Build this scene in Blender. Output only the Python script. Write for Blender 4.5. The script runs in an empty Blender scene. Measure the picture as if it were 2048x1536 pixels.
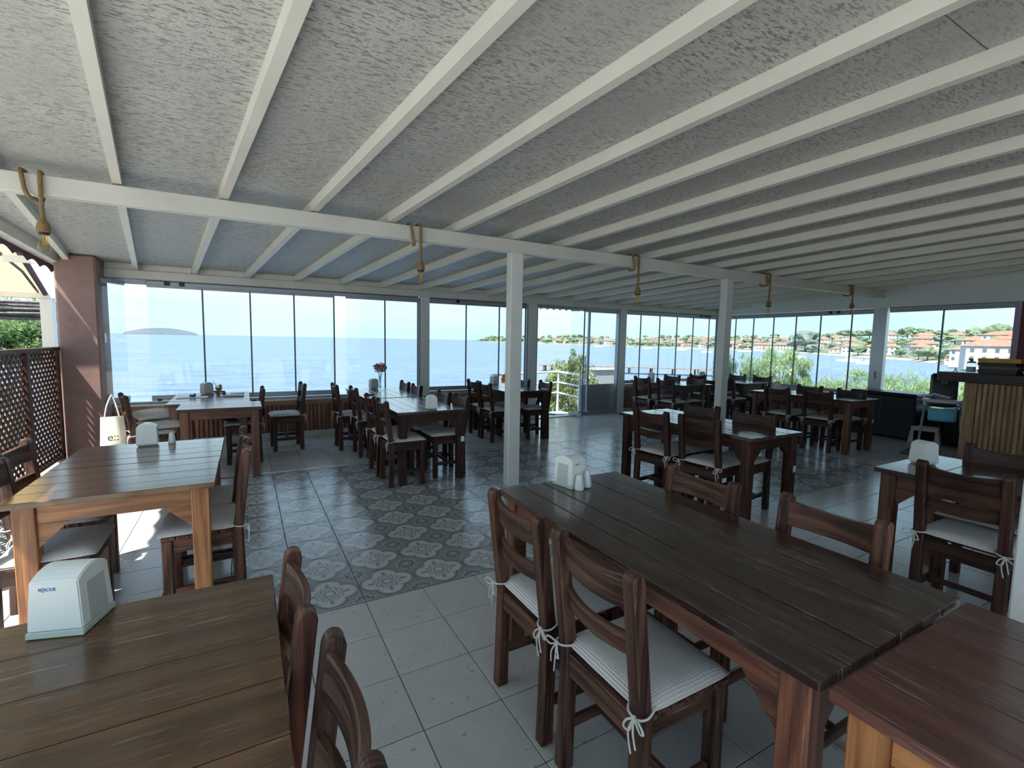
import bpy, bmesh, math, random
from mathutils import Vector, Matrix, Euler, noise
from math import sin, cos, pi, radians as R, sqrt, tan, atan2
C = bpy.context.scene.collection
S = bpy.context.scene
rnd = random.Random(7)
# ------------------------------------------------------------------ camera
H = 1.48
def cam_axes(yaw, pit, rol):
    fwd = Vector((sin(yaw)*cos(pit), cos(yaw)*cos(pit), -sin(pit)))
    right = Vector((cos(yaw), -sin(yaw), 0)); up = right.cross(fwd)
    r = cos(rol)*right + sin(rol)*up; u = -sin(rol)*right + cos(rol)*up
    return r, u, fwd
r_, u_, f_ = cam_axes(R(29.33), R(5.22), R(1.07))
cd = bpy.data.cameras.new('camera'); cam = bpy.data.objects.new('camera', cd); C.objects.link(cam)
m3 = Matrix((r_, u_, -f_)).transposed()
cam.matrix_world = Matrix.Translation((0, 0, H)) @ m3.to_4x4()
cd.sensor_width = 36; cd.lens = 950.6/2048*36; cd.clip_end = 30000; cd.clip_start = 0.02
S.camera = cam
S.view_settings.view_transform = 'Standard'; S.view_settings.look = 'None'
S.view_settings.gamma = 1; S.view_settings.exposure = 0.55; S.view_settings.use_curve_mapping = False
# ------------------------------------------------------------------ world
w = bpy.data.worlds.new('sky'); S.world = w; w.use_nodes = True
nt = w.node_tree; nt.nodes.clear()
def wn(t): return nt.nodes.new(t)
out = wn('ShaderNodeOutputWorld'); bg = wn('ShaderNodeBackground'); tc = wn('ShaderNodeTexCoord')
sep = wn('ShaderNodeSeparateXYZ'); rmp = wn('ShaderNodeValToRGB'); nz = wn('ShaderNodeTexNoise'); mp = wn('ShaderNodeMapping')
nt.links.new(tc.outputs['Generated'], sep.inputs[0]); nt.links.new(sep.outputs['Z'], rmp.inputs[0])
e = rmp.color_ramp.elements
e[0].position = 0.0; e[0].color = (.44, .64, .72, 1); e[1].position = 1.0; e[1].color = (.34, .54, .85, 1)
a = e.new(.10); a.color = (.50, .70, .79, 1); a = e.new(.35); a.color = (.48, .70, .93, 1)
mp.inputs['Scale'].default_value = (1, 1, 5); nz.inputs['Scale'].default_value = 1.6; nz.inputs['Detail'].default_value = 5
nt.links.new(tc.outputs['Generated'], mp.inputs[0]); nt.links.new(mp.outputs[0], nz.inputs['Vector'])
cr = wn('ShaderNodeMapRange'); cr.inputs[1].default_value = .45; cr.inputs[2].default_value = .75; cr.inputs[4].default_value = .40
mx = wn('ShaderNodeMix'); mx.data_type = 'RGBA'; mx.inputs[7].default_value = (1.0, .98, .95, 1)
nt.links.new(nz.outputs['Fac'], cr.inputs[0]); nt.links.new(cr.outputs[0], mx.inputs[0]); nt.links.new(rmp.outputs[0], mx.inputs[6])
nt.links.new(mx.outputs[2], bg.inputs[0]); bg.inputs[1].default_value = 1.25
nt.links.new(bg.outputs[0], out.inputs[0])
# ------------------------------------------------------------------ sun
sl = bpy.data.lights.new('sun', 'SUN'); sl.energy = 9.5; sl.angle = R(.6); sl.color = (1, .95, .86)
sun = bpy.data.objects.new('sun', sl); C.objects.link(sun); sun.location = (-8, -3, 14)
sun.rotation_euler = Vector((1, .42, -1.90)).to_track_quat('-Z', 'Y').to_euler()

# ================================================================== helpers
def mat(name): 
    m = bpy.data.materials.new(name); m.use_nodes = True
    return m, m.node_tree, m.node_tree.nodes['Principled BSDF']
class G:
    """tiny node-graph helper"""
    def __init__(s, nt): s.nt = nt
    def n(s, t, **k):
        x = s.nt.nodes.new(t)
        for a, b in k.items(): setattr(x, a, b)
        return x
    def put(s, sock, v):
        if isinstance(v, bpy.types.NodeSocket): s.nt.links.new(v, sock)
        elif v is not None: sock.default_value = v
    def m(s, op, a, b=None, c=None):
        x = s.n('ShaderNodeMath', operation=op)
        s.put(x.inputs[0], a); s.put(x.inputs[1], b)
        if c is not None: s.put(x.inputs[2], c)
        return x.outputs[0]
    def mix(s, f, a, b):
        x = s.n('ShaderNodeMix', data_type='RGBA'); s.put(x.inputs[0], f); s.put(x.inputs[6], a); s.put(x.inputs[7], b)
        return x.outputs[2]
    def rng(s, v, a, b, c=0., d=1.):
        x = s.n('ShaderNodeMapRange'); s.put(x.inputs[0], v)
        for i, q in enumerate((a, b, c, d)): x.inputs[i+1].default_value = q
        return x.outputs[0]
    def noise(s, vec, scale, detail=3, rough=.5, dist=0.):
        x = s.n('ShaderNodeTexNoise'); s.put(x.inputs['Vector'], vec); x.inputs['Scale'].default_value = scale
        x.inputs['Detail'].default_value = detail; x.inputs['Roughness'].default_value = rough; x.inputs['Distortion'].default_value = dist
        return x.outputs['Fac']
    def scale(s, vec, sc, loc=None):
        x = s.n('ShaderNodeMapping'); s.put(x.inputs[0], vec); x.inputs['Scale'].default_value = sc
        if loc is not None: s.put(x.inputs['Location'], loc)
        return x.outputs[0]
    def bump(s, h, strength, dist=.01):
        x = s.n('ShaderNodeBump'); s.put(x.inputs['Height'], h); x.inputs['Strength'].default_value = strength; x.inputs['Distance'].default_value = dist
        return x.outputs[0]
def rgb(c): return (c[0], c[1], c[2], 1)
def plain(name, col, rough=.5, metal=0., var=0., vs=8., bump=0., spec=.5, coat=0.):
    m, nt, b = mat(name); g = G(nt)
    b.inputs['Roughness'].default_value = rough; b.inputs['Metallic'].default_value = metal
    b.inputs['Specular IOR Level'].default_value = spec; b.inputs['Coat Weight'].default_value = coat
    tc = g.n('ShaderNodeTexCoord').outputs['Object']
    nz = g.noise(tc, vs, 4)
    k = 1-max(var, .03)
    g.put(b.inputs['Base Color'], g.mix(g.rng(nz, .3, .7), rgb([c*k for c in col]), rgb(col)))
    if bump: g.put(b.inputs['Normal'], g.bump(nz, bump))
    return m
def wood(name, dark, light, rough=.35, scratch=.25, coat=0., wear=(.30, .20, .15), grain=34.):
    m, nt, b = mat(name); g = G(nt)
    uv = g.n('ShaderNodeUVMap').outputs[0]
    oi = g.n('ShaderNodeObjectInfo').outputs['Random']
    off = g.n('ShaderNodeCombineXYZ'); g.put(off.inputs[0], g.m('MULTIPLY', oi, 17.3)); g.put(off.inputs[1], g.m('MULTIPLY', oi, 9.1))
    v = g.scale(uv, (1, 1, 1), off.outputs[0])
    warp = g.noise(g.scale(v, (2.2, 5, 1)), 1.0, 2)
    fine = g.noise(g.scale(v, (3., grain*3.6, 1)), 1.0, 4, .55, .8)
    wv = g.n('ShaderNodeTexWave', wave_type='BANDS', bands_direction='Y')
    g.put(wv.inputs['Vector'], g.scale(v, (.35, 1, 1))); wv.inputs['Scale'].default_value = grain*.16
    wv.inputs['Distortion'].default_value = 14; wv.inputs['Detail'].default_value = 3; wv.inputs['Detail Scale'].default_value = .35
    gr = g.m('ADD', g.m('MULTIPLY', wv.outputs['Fac'], .22), g.m('MULTIPLY', fine, .78))
    gr = g.m('ADD', gr, g.m('MULTIPLY', g.m('SUBTRACT', warp, .5), .9))
    col = g.mix(g.rng(gr, .33, .68), rgb(dark), rgb(light))
    sc = g.noise(g.scale(v, (5., 130., 1)), 1.0, 3, .7)
    sp = g.noise(g.scale(v, (2., 9., 1)), 1.0, 3)
    wm = g.m('MULTIPLY', g.m('MULTIPLY', g.rng(sc, .565, .66), g.rng(sp, .44, .60)), scratch*2.6)
    bright = g.m('ADD', .78, g.m('MULTIPLY', oi, .44))
    hv = g.n('ShaderNodeHueSaturation'); g.put(hv.inputs['Value'], bright); g.put(hv.inputs['Color'], col)
    g.put(b.inputs['Base Color'], g.mix(wm, hv.outputs[0], rgb(wear)))
    g.put(b.inputs['Roughness'], g.m('ADD', rough-.05, g.m('MULTIPLY', sp, .16)))
    b.inputs['Coat Weight'].default_value = coat; b.inputs['Coat Roughness'].default_value = .12; b.inputs['Specular IOR Level'].default_value = .5 if coat else .3
    g.put(b.inputs['Normal'], g.bump(g.m('ADD', gr, g.m('MULTIPLY', sc, .6)), .35, .0018))
    return m
def glassmat(name, tint=(.93, .97, .98), refl=.06, haze=0.):
    m, nt, b = mat(name); g = G(nt); nt.nodes.remove(b)
    o = nt.nodes['Material Output']
    t = g.n('ShaderNodeBsdfTransparent'); t.inputs[0].default_value = rgb(tint)
    gl = g.n('ShaderNodeBsdfGlossy'); gl.inputs['Roughness'].default_value = .02
    ge = g.n('ShaderNodeNewGeometry'); dt = g.n('ShaderNodeVectorMath', operation='DOT_PRODUCT')
    g.put(dt.inputs[0], ge.outputs['Normal']); g.put(dt.inputs[1], ge.outputs['Incoming'])
    c_ = g.m('SUBTRACT', 1., g.m('ABSOLUTE', dt.outputs['Value']))
    ms = g.n('ShaderNodeMixShader'); g.put(ms.inputs[0], g.m('ADD', .035, g.m('MULTIPLY', g.m('POWER', c_, 5.), .9)))
    nt.links.new(t.outputs[0], ms.inputs[1]); nt.links.new(gl.outputs[0], ms.inputs[2])
    nt.links.new(ms.outputs[0], o.inputs[0])
    return m

# materials -----------------------------------------------------------------
M = {}
M['wood_dark'] = wood('dark brown varnished wood', (.020, .008, .006), (.062, .026, .018), .38, .28, .0, (.17, .11, .085))
M['wood_chair'] = wood('dark chair wood', (.018, .008, .006), (.098, .046, .031), .42, .3, .0, (.20, .13, .10))
M['wood_chair_r'] = wood('reddish chair wood', (.022, .009, .006), (.13, .052, .032), .4, .25, .0, (.26, .15, .10))
M['wood_top'] = wood('dark table top wood', (.018, .009, .007), (.052, .026, .018), .19, .45, .55, (.20, .14, .11), 20.)
M['wood_top_r'] = wood('red brown table top wood', (.055, .018, .014), (.095, .034, .024), .24, .4, .2, (.25, .16, .13), 20.)
M['wood_top_o'] = wood('brown glossy table top wood', (.066, .032, .013), (.125, .062, .025), .15, .35, .4, (.30, .21, .14), 20.)
M['wood_orange'] = wood('orange brown table wood', (.15, .052, .016), (.34, .145, .048), .35, .15, .1, (.42, .26, .14))
M['wood_red'] = wood('red brown table wood', (.060, .020, .012), (.155, .055, .028), .35, .25, .1, (.32, .2, .13))
M['wood_slat'] = wood('brown wainscot slat', (.15, .070, .046), (.29, .145, .095), .5, .1, .0)
M['wood_sill'] = wood('light brown sill', (.26, .13, .065), (.42, .23, .12), .4, .1, .0)
M['wood_rib'] = wood('tan ribbed counter wood', (.36, .22, .12), (.54, .35, .20), .5, .1, .0, (.4, .3, .2))
M['wood_lattice'] = wood('dark lattice wood', (.045, .022, .018), (.10, .05, .038), .55, .2, .0)
M['wood_counter'] = wood('very dark counter top', (.020, .008, .010), (.045, .018, .020), .35, .1, .2)
M['white_paint'] = plain('cream white painted wood', (.66, .66, .60), .42, var=.10, vs=3., bump=.06)
M['white_paint2'] = plain('white painted metal', (.72, .74, .72), .35, var=.04)
M['white_rail'] = plain('bright white railing paint', (.85, .87, .88), .4)
M['alu'] = plain('grey aluminium', (.36, .38, .42), .35, metal=.5, var=.05)
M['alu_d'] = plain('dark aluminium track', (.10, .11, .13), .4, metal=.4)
M['alu_l'] = plain('pale aluminium rail', (.55, .58, .62), .3, metal=.4)
M['seal'] = plain('dark glass edge seal', (.10, .13, .17), .4)
M['black'] = plain('black plastic', (.012, .014, .022), .35)
M['blackbag'] = plain('black fabric', (.010, .011, .016), .6, var=.3, bump=.2, vs=40)
M['plastic'] = plain('white dispenser plastic', (.76, .80, .77), .3, var=.03)
M['plastic2'] = plain('grey green plastic base', (.44, .52, .46), .35)
M['plasticw'] = plain('translucent pale plastic', (.50, .52, .50), .3)
M['ceramic'] = plain('white ceramic', (.68, .68, .70), .15, coat=.5)
M['rope'] = plain('jute rope', (.32, .21, .095), .9, var=.45, vs=90, bump=.6)
M['brass'] = plain('black lamp collar', (.02, .016, .012), .4)
M['stickerw'] = plain('white paper', (.75, .76, .74), .8)
M['plaster'] = plain('mauve brown plaster', (.29, .185, .165), .85, var=.28, vs=5., bump=.3)
M['maroon'] = plain('maroon painted wall', (.17, .035, .05), .6, var=.1)
M['mauve'] = plain('pale mauve trim', (.40, .30, .44), .5)
M['ext_wall'] = plain('grey pink outdoor wall', (.42, .35, .34), .8, var=.2, vs=4)
M['grout'] = plain('grey grout', (.13, .135, .14), .8, var=.2, vs=20)
M['metal_strip'] = plain('metal floor strip', (.55, .58, .62), .25, metal=.9)
M['cushion_w'] = plain('off white fabric', (.55, .55, .53), .9, var=.08, vs=60, bump=.1)
M['blue'] = plain('sky blue plastic', (.18, .56, .80), .35)
M['tray'] = plain('pale grey tray plastic', (.62, .66, .70), .3)
M['pink'] = plain('pale pink plastic', (.62, .42, .47), .4)
M['steel'] = plain('grey tube', (.35, .37, .40), .3, metal=.6)
M['navy'] = plain('dark blue cover', (.015, .03, .16), .35)
M['yellow'] = plain('mustard box', (.72, .42, .04), .5, var=.3, vs=9)
M['boxdark'] = plain('dark printed box', (.02, .03, .045), .4, var=.5, vs=12)
M['boxmulti'] = plain('brown printed box side', (.22, .15, .09), .5, var=.7, vs=25)
M['orange'] = plain('orange plastic', (.85, .16, .01), .4)
M['orangey'] = plain('yellow orange plastic', (.9, .45, .03), .4)
M['leafp'] = plain('pink petals', (.66, .28, .27), .7, var=.45, vs=60)
M['stem'] = plain('green stem', (.06, .14, .04), .6)
M['green'] = plain('green mat', (.02, .16, .13), .8)
M['deck'] = plain('pale outdoor paving', (.62, .62, .60), .8, var=.1)
M['canvas'] = plain('yellow awning canvas', (.90, .74, .46), .8, var=.06, vs=2)
M['canvas_b'] = plain('brown valance canvas', (.10, .045, .06), .85, var=.15)
M['reed'] = plain('grey weathered reed', (.20, .19, .18), .95, var=.6, vs=14, bump=.5)
M['bluelogo'] = plain('blue print', (.02, .12, .42), .5)
M['blackprint'] = plain('black print', (.02, .02, .02), .6)
M['bark'] = plain('bark', (.12, .085, .06), .9, var=.3, vs=5)
M['glass'] = glassmat('window glass')
M['glass_thin'] = glassmat('drinking glass', (.90, .95, .97))
M['amber'] = glassmat('amber bulb glass', (.97, .90, .72))
M['juice'] = plain('orange drink', (.8, .36, .02), .2)
def translucent(m, col, k=.45):
    nt = m.node_tree; b = nt.nodes['Principled BSDF']; o = nt.nodes['Material Output']
    t_ = nt.nodes.new('ShaderNodeBsdfTranslucent'); t_.inputs[0].default_value = rgb(col); ms = nt.nodes.new('ShaderNodeMixShader'); ms.inputs[0].default_value = k
    nt.links.new(b.outputs[0], ms.inputs[1]); nt.links.new(t_.outputs[0], ms.inputs[2]); nt.links.new(ms.outputs[0], o.inputs[0])
translucent(M['canvas'], (.9, .72, .42), .5)
M['house_w'] = plain('white house wall', (.46, .45, .44), .8, var=.08, vs=.3)
M['house_c'] = plain('cream house wall', (.42, .37, .31), .8, var=.08, vs=.3)
M['roof'] = plain('terracotta roof', (.36, .15, .105), .8, var=.25, vs=.6)
M['hwin'] = plain('dark house window', (.10, .12, .14), .2)
M['sand'] = plain('pale sand', (.40, .33, .24), .9, var=.2, vs=.1)
M['hill'] = plain('dry green hillside', (.13, .155, .085), .9, var=.4, vs=.05)
M['isl'] = plain('hazy island slope', (.085, .105, .125), .95, var=.2, vs=.01)
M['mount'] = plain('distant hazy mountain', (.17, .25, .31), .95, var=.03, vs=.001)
M['jet'] = plain('brown jetty wood', (.24, .165, .13), .8, var=.3, vs=1)
M['boatw'] = plain('white boat hull', (.8, .8, .78), .4)
def leafmat(name, a, b, sc=3.):
    m, nt, bs = mat(name); g = G(nt)
    tc = g.n('ShaderNodeTexCoord').outputs['Object']
    nz = g.noise(tc, sc, 3)
    g.put(bs.inputs['Base Color'], g.mix(g.rng(nz, .35, .65), rgb(a), rgb(b)))
    bs.inputs['Roughness'].default_value = .6; bs.inputs['Specular IOR Level'].default_value = .3
    bs.inputs['Transmission Weight'].default_value = .0
    return m
M['leaf_y'] = leafmat('yellow green tamarisk leaf', (.24, .34, .17), (.40, .49, .28), 1.5)
M['leaf_g'] = leafmat('bush leaf', (.07, .13, .035), (.33, .38, .16), 5)
M['leaf_l'] = leafmat('light tree leaf', (.12, .21, .08), (.25, .35, .15), 1.)
for k_, c_ in (('leaf_y', (.38, .50, .27)), ('leaf_g', (.30, .38, .14)), ('leaf_l', (.28, .40, .18))): translucent(M[k_], c_, .4)
M['far_a'] = leafmat('far tree green', (.060, .095, .050), (.11, .16, .075), .3)
M['far_b'] = leafmat('far tree olive', (.10, .14, .075), (.15, .19, .11), .3)
M['far_c'] = leafmat('far tree grey green', (.10, .125, .105), (.15, .18, .15), .3)
# cushion ticking
m, nt, b = mat('ticking cushion cloth'); g = G(nt)
tc = g.n('ShaderNodeTexCoord').outputs['Object']; sp = g.n('ShaderNodeSeparateXYZ'); g.put(sp.inputs[0], tc)
sx = g.m('SINE', g.m('MULTIPLY', sp.outputs[0], 2*pi/.0078)); sy = g.m('SINE', g.m('MULTIPLY', sp.outputs[1], 2*pi/.0078))
st = g.m('MULTIPLY', g.rng(sx, -.1, .7), .62); st2 = g.m('MULTIPLY', g.rng(sy, .1, .8), .28)
lines = g.m('MINIMUM', g.m('ADD', st, st2), 1.)
g.put(b.inputs['Base Color'], g.mix(lines, rgb((.66, .65, .63)), rgb((.27, .27, .27))))
b.inputs['Roughness'].default_value = .95; b.inputs['Specular IOR Level'].default_value = .1
g.put(b.inputs['Normal'], g.bump(g.m('ADD', sx, sy), .3, .0012)); M['ticking'] = m
# OSB ceiling
m, nt, b = mat('white painted strand board'); g = G(nt)
tc = g.n('ShaderNodeTexCoord').outputs['Object']

def strand(rot, sc, seed):
    x = g.n('ShaderNodeMapping'); g.put(x.inputs[0], tc); x.inputs['Rotation'].default_value = (0, 0, rot); x.inputs['Scale'].default_value = (sc*.28, sc*1.25, 1); x.inputs['Location'].default_value = (seed, seed, 0)
    return g.noise(x.outputs[0], 1., 2, .5, .5)
ns1 = g.m('MAXIMUM', g.m('MAXIMUM', strand(.2, 70, 3.), strand(1.3, 66, 11.)), strand(2.3, 74, 23.)); ns2 = g.noise(g.scale(tc, (1, 1, 1)), 17, 4, .6, 3.5)
big = g.noise(tc, 1.1, 4, .6); vo = g.n('ShaderNodeTexVoronoi', feature='DISTANCE_TO_EDGE'); g.put(vo.inputs['Vector'], g.scale(tc, (1, .55, 1))); vo.inputs['Scale'].default_value = 42
fl = g.m('MULTIPLY', g.rng(ns1, .585, .66), g.rng(big, .28, .52))
base = g.mix(g.rng(big, .3, .7), rgb((.37, .385, .37)), rgb((.51, .52, .49)))
base = g.mix(g.m('MULTIPLY', g.rng(ns2, .5, .7), .25), base, rgb((.30, .31, .315)))
g.put(b.inputs['Base Color'], g.mix(g.m('MULTIPLY', fl, .8), base, rgb((.13, .135, .13))))
g.put(b.inputs['Roughness'], g.rng(ns2, .3, .7, .42, .62))
g.put(b.inputs['Normal'], g.bump(g.m('ADD', g.m('ADD', ns1, ns2), g.m('MULTIPLY', g.rng(vo.outputs['Distance'], 0, .25), .5)), .42, .004)); M['osb'] = m
# plain tile
m, nt, b = mat('plain grey stone tile'); g = G(nt)
tc = g.n('ShaderNodeTexCoord').outputs['Object']; oi = g.n('ShaderNodeObjectInfo').outputs['Random']
off = g.n('ShaderNodeCombineXYZ'); g.put(off.inputs[0], g.m('MULTIPLY', oi, 31.)); g.put(off.inputs[1], g.m('MULTIPLY', oi, 13.))
v = g.scale(tc, (1, 1, 1), off.outputs[0]); n1 = g.noise(v, 7, 6, .65, .6); n2 = g.noise(v, 60, 3)
c0 = g.mix(g.rng(n1, .2, .85), rgb((.455, .46, .445)), rgb((.545, .545, .52)))
c0 = g.mix(g.m('MULTIPLY', g.rng(g.noise(v, 30, 2), .66, .72), .5), c0, rgb((.12, .12, .12)))
hv = g.n('ShaderNodeHueSaturation'); g.put(hv.inputs['Value'], g.m('ADD', .93, g.m('MULTIPLY', oi, .10))); g.put(hv.inputs['Color'], c0)
b.inputs['Specular IOR Level'].default_value = .7; g.put(b.inputs['Base Color'], hv.outputs[0]); g.put(b.inputs['Roughness'], g.rng(n1, .2, .8, .17, .23))
g.put(b.inputs['Normal'], g.bump(g.m('ADD', n1, g.m('MULTIPLY', n2, .2)), .12, .002)); M['tile'] = m
M['paving'] = plain('pale sun bouncing paving', (.55, .53, .49), .85, var=.15, vs=.6)
# patterned tile (flat print of a quatrefoil)
m, nt, b = mat('blue grey patterned tile'); g = G(nt)
uv = g.n('ShaderNodeUVMap').outputs[0]; sp = g.n('ShaderNodeSeparateXYZ'); g.put(sp.inputs[0], uv)
wrp = g.n('ShaderNodeTexCoord').outputs['Object']
ax = g.m('ABSOLUTE', g.m('SUBTRACT', sp.outputs[0], .5)); ay = g.m('ABSOLUTE', g.m('SUBTRACT', sp.outputs[1], .5))
A = g.m('MAXIMUM', ax, ay); B = g.m('MINIMUM', ax, ay)
def hyp(x, y): return g.m('SQRT', g.m('ADD', g.m('MULTIPLY', x, x), g.m('MULTIPLY', y, y)))
r0 = hyp(ax, ay)
lobe = hyp(g.m('SUBTRACT', A, .235), g.m('MULTIPLY', B, .98))
def band(v, lo, hi, s=.008): return g.m('MULTIPLY', g.rng(v, lo-s, lo+s), g.rng(v, hi-s, hi+s, 1., 0.))
def inside(v, t, s=.008): return g.rng(v, t-s, t+s, 1., 0.)
cl, cm, ck, cw = (.50, .53, .54), (.25, .262, .265), (.115, .13, .14), (.56, .60, .61)
col = g.mix(inside(lobe, .262), rgb(cm), rgb(ck))
col = g.mix(inside(lobe, .238, .012), col, rgb(cm))
col = g.mix(inside(lobe, .205, .014), col, rgb(cl))
leaf = hyp(g.m('MULTIPLY', g.m('SUBTRACT', A, .285), 1.0), g.m('MULTIPLY', B, 2.2))
wob = g.m('SINE', g.m('MULTIPLY', A, 95.))
leaf = g.m('ADD', leaf, g.m('MULTIPLY', wob, .010))
col = g.mix(inside(leaf, .082), col, rgb((.22, .24, .255)))
stm = g.m('MULTIPLY', inside(B, .008, .004), g.m('MULTIPLY', g.rng(A, .13, .14), inside(A, .3)))
col = g.mix(stm, col, rgb((.20, .22, .23)))
swl = hyp(g.m('SUBTRACT', A, .17), g.m('SUBTRACT', B, .085))
col = g.mix(band(swl, .038, .055, .004), col, rgb(ck))
col = g.mix(inside(r0, .125), col, rgb(cl)); col = g.mix(inside(r0, .105), col, rgb(ck)); col = g.mix(inside(r0, .078), col, rgb(cl))
cx = g.m('SUBTRACT', .5, ax); cy = g.m('SUBTRACT', .5, ay)
th = g.n('ShaderNodeMath', operation='ARCTAN2'); g.put(th.inputs[0], cy); g.put(th.inputs[1], cx)
star = g.m('ADD', hyp(cx, cy), g.m('MULTIPLY', g.m('COSINE', g.m('MULTIPLY', th.outputs[0], 8.)), .022))
col = g.mix(inside(star, .185, .006), col, rgb(cw)); col = g.mix(inside(star, .170, .006), col, rgb(ck)); col = g.mix(inside(star, .115), col, rgb(cm))
col = g.mix(inside(hyp(cx, cy), .04), col, rgb(cl))
dirt = g.noise(wrp, 9, 5, .6)
col = g.mix(g.m('MULTIPLY', g.rng(dirt, .35, .75), .30), col, rgb((.30, .31, .31)))
g.put(b.inputs['Base Color'], col); g.put(b.inputs['Roughness'], g.rng(dirt, .3, .7, .16, .24)); M['ptile'] = m
# sea
m, nt, b = mat('sea water'); g = G(nt)
tc = g.n('ShaderNodeTexCoord').outputs['Object']
w1 = g.noise(g.scale(tc, (.10, .55, 1)), 1., 5, .55, .6); w2 = g.noise(g.scale(tc, (.010, .035, 1)), 1., 4); w3 = g.noise(g.scale(tc, (.30, 1.5, 1)), 1., 4, .6, .5)
g.put(b.inputs['Base Color'], g.mix(g.rng(w1, .56, .70), g.mix(g.rng(w2, .35, .65), rgb((.125, .178, .245)), rgb((.14, .195, .26))), rgb((.075, .12, .185))))
b.inputs['Roughness'].default_value = .6; b.inputs['Specular IOR Level'].default_value = .15
c_s = b.inputs['Base Color'].links[0].from_socket; g.put(b.inputs['Base Color'], g.mix(g.m('MULTIPLY', g.rng(w3, .50, .68), .55), c_s, rgb((.035, .065, .115))))
g.put(b.inputs['Normal'], g.bump(g.m('ADD', w1, w3), .4, .3)); M['sea'] = m

# ------------------------------------------------------------------ mesh tools
def uvproj(me, grain):
    ga = 'xyz'.index(grain); uvl = me.uv_layers.new(name='UVMap').data
    for p in me.polygons:
        n = p.normal; na = max(range(3), key=lambda i: abs(n[i]))
        if na == ga: u, v = (ga+1) % 3, (ga+2) % 3
        else: u = ga; v = 3-ga-na
        for li in p.loop_indices:
            co = me.vertices[me.loops[li].vertex_index].co
            uvl[li].uv = (co[u], co[v]+.37*na)
def mesh(name, bm, mt, grain='x', smooth=False, uv=True):
    me = bpy.data.meshes.new(name); bm.normal_update(); bm.to_mesh(me); bm.free()
    if uv and not me.uv_layers: uvproj(me, grain)
    for x in (mt if isinstance(mt, (list, tuple)) else [mt]): me.materials.append(x)
    if smooth:
        for p in me.polygons: p.use_smooth = True
    return me
def link(name, me, parent=None, loc=None, rot=None):
    o = bpy.data.objects.new(name, me); C.objects.link(o)
    if parent: o.parent = parent
    if loc is not None: o.location = loc
    if rot is not None: o.rotation_euler = rot
    return o
def ob(name, bm, mt, parent=None, grain='x', smooth=False, loc=None, rot=None):
    return link(name, mesh(name, bm, mt, grain, smooth), parent, loc, rot)
def tag(o, label, cat, group=None):
    o['label'] = label; o['category'] = cat
    if group: o['group'] = group
    return o
def st(o): o['kind'] = 'structure'; return o
def empty(name, loc=(0, 0, 0), rz=0):
    o = bpy.data.objects.new(name, None); C.objects.link(o); o.location = loc; o.rotation_euler = (0, 0, rz); o.empty_display_size = .1
    return o
def thing(name, label, cat, loc=(0, 0, 0), rz=0, group=None): return tag(empty(name, loc, rz), label, cat, group)
def copytree(o, parent=None):
    c = o.copy(); C.objects.link(c)
    if parent: c.parent = parent
    for ch in list(kids.get(o.name, [])): copytree(ch, c)
    return c
kids = {}
def index_kids():
    kids.clear()
    for o in bpy.data.objects:
        if o.parent: kids.setdefault(o.parent.name, []).append(o)
def box(x0, x1, y0, y1, z0, z1, bev=0, bm=None):
    t = bmesh.new()
    vs = [t.verts.new((x, y, z)) for z in (z0, z1) for y in (y0, y1) for x in (x0, x1)]
    for f in ((0, 2, 3, 1), (4, 5, 7, 6), (0, 1, 5, 4), (2, 6, 7, 3), (0, 4, 6, 2), (1, 3, 7, 5)): t.faces.new([vs[i] for i in f])
    if bev: bmesh.ops.bevel(t, geom=t.edges[:], offset=bev, segments=1, affect='EDGES')
    return merge(bm, t)
def merge(bm, t):
    if bm is None: return t
    me = bpy.data.meshes.new('t'); t.to_mesh(me); t.free(); bm.from_mesh(me); bpy.data.meshes.remove(me); return bm
def prism(pts, lo, hi, axis='y', bev=0, bm=None):
    """extrude a 2-D outline along an axis. axis y: pts=(x,z); x: pts=(y,z); z: pts=(x,y)"""
    t = bmesh.new()
    def P(p, s): return {'y': (p[0], s, p[1]), 'x': (s, p[0], p[1]), 'z': (p[0], p[1], s)}[axis]
    a = [t.verts.new(P(p, lo)) for p in pts]; b = [t.verts.new(P(p, hi)) for p in pts]
    t.faces.new(a); t.faces.new(b[::-1]); n = len(pts)
    for i in range(n): t.faces.new((a[i], b[i], b[(i+1) % n], a[(i+1) % n]))
    bmesh.ops.recalc_face_normals(t, faces=t.faces[:])
    if bev: bmesh.ops.bevel(t, geom=t.edges[:], offset=bev, segments=1, affect='EDGES')
    return merge(bm, t)
def lathe(prof, seg=20, bm=None, cx=0, cy=0):
    t = bmesh.new(); rings = []
    for r, z in prof: rings.append([t.verts.new((cx+max(r, 1e-4)*cos(2*pi*i/seg), cy+max(r, 1e-4)*sin(2*pi*i/seg), z)) for i in range(seg)])
    for a, b in zip(rings, rings[1:]):
        for i in range(seg): t.faces.new((a[i], a[(i+1) % seg], b[(i+1) % seg], b[i]))
    t.faces.new(rings[0][::-1]); t.faces.new(rings[-1])
    return merge(bm, t)
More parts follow.
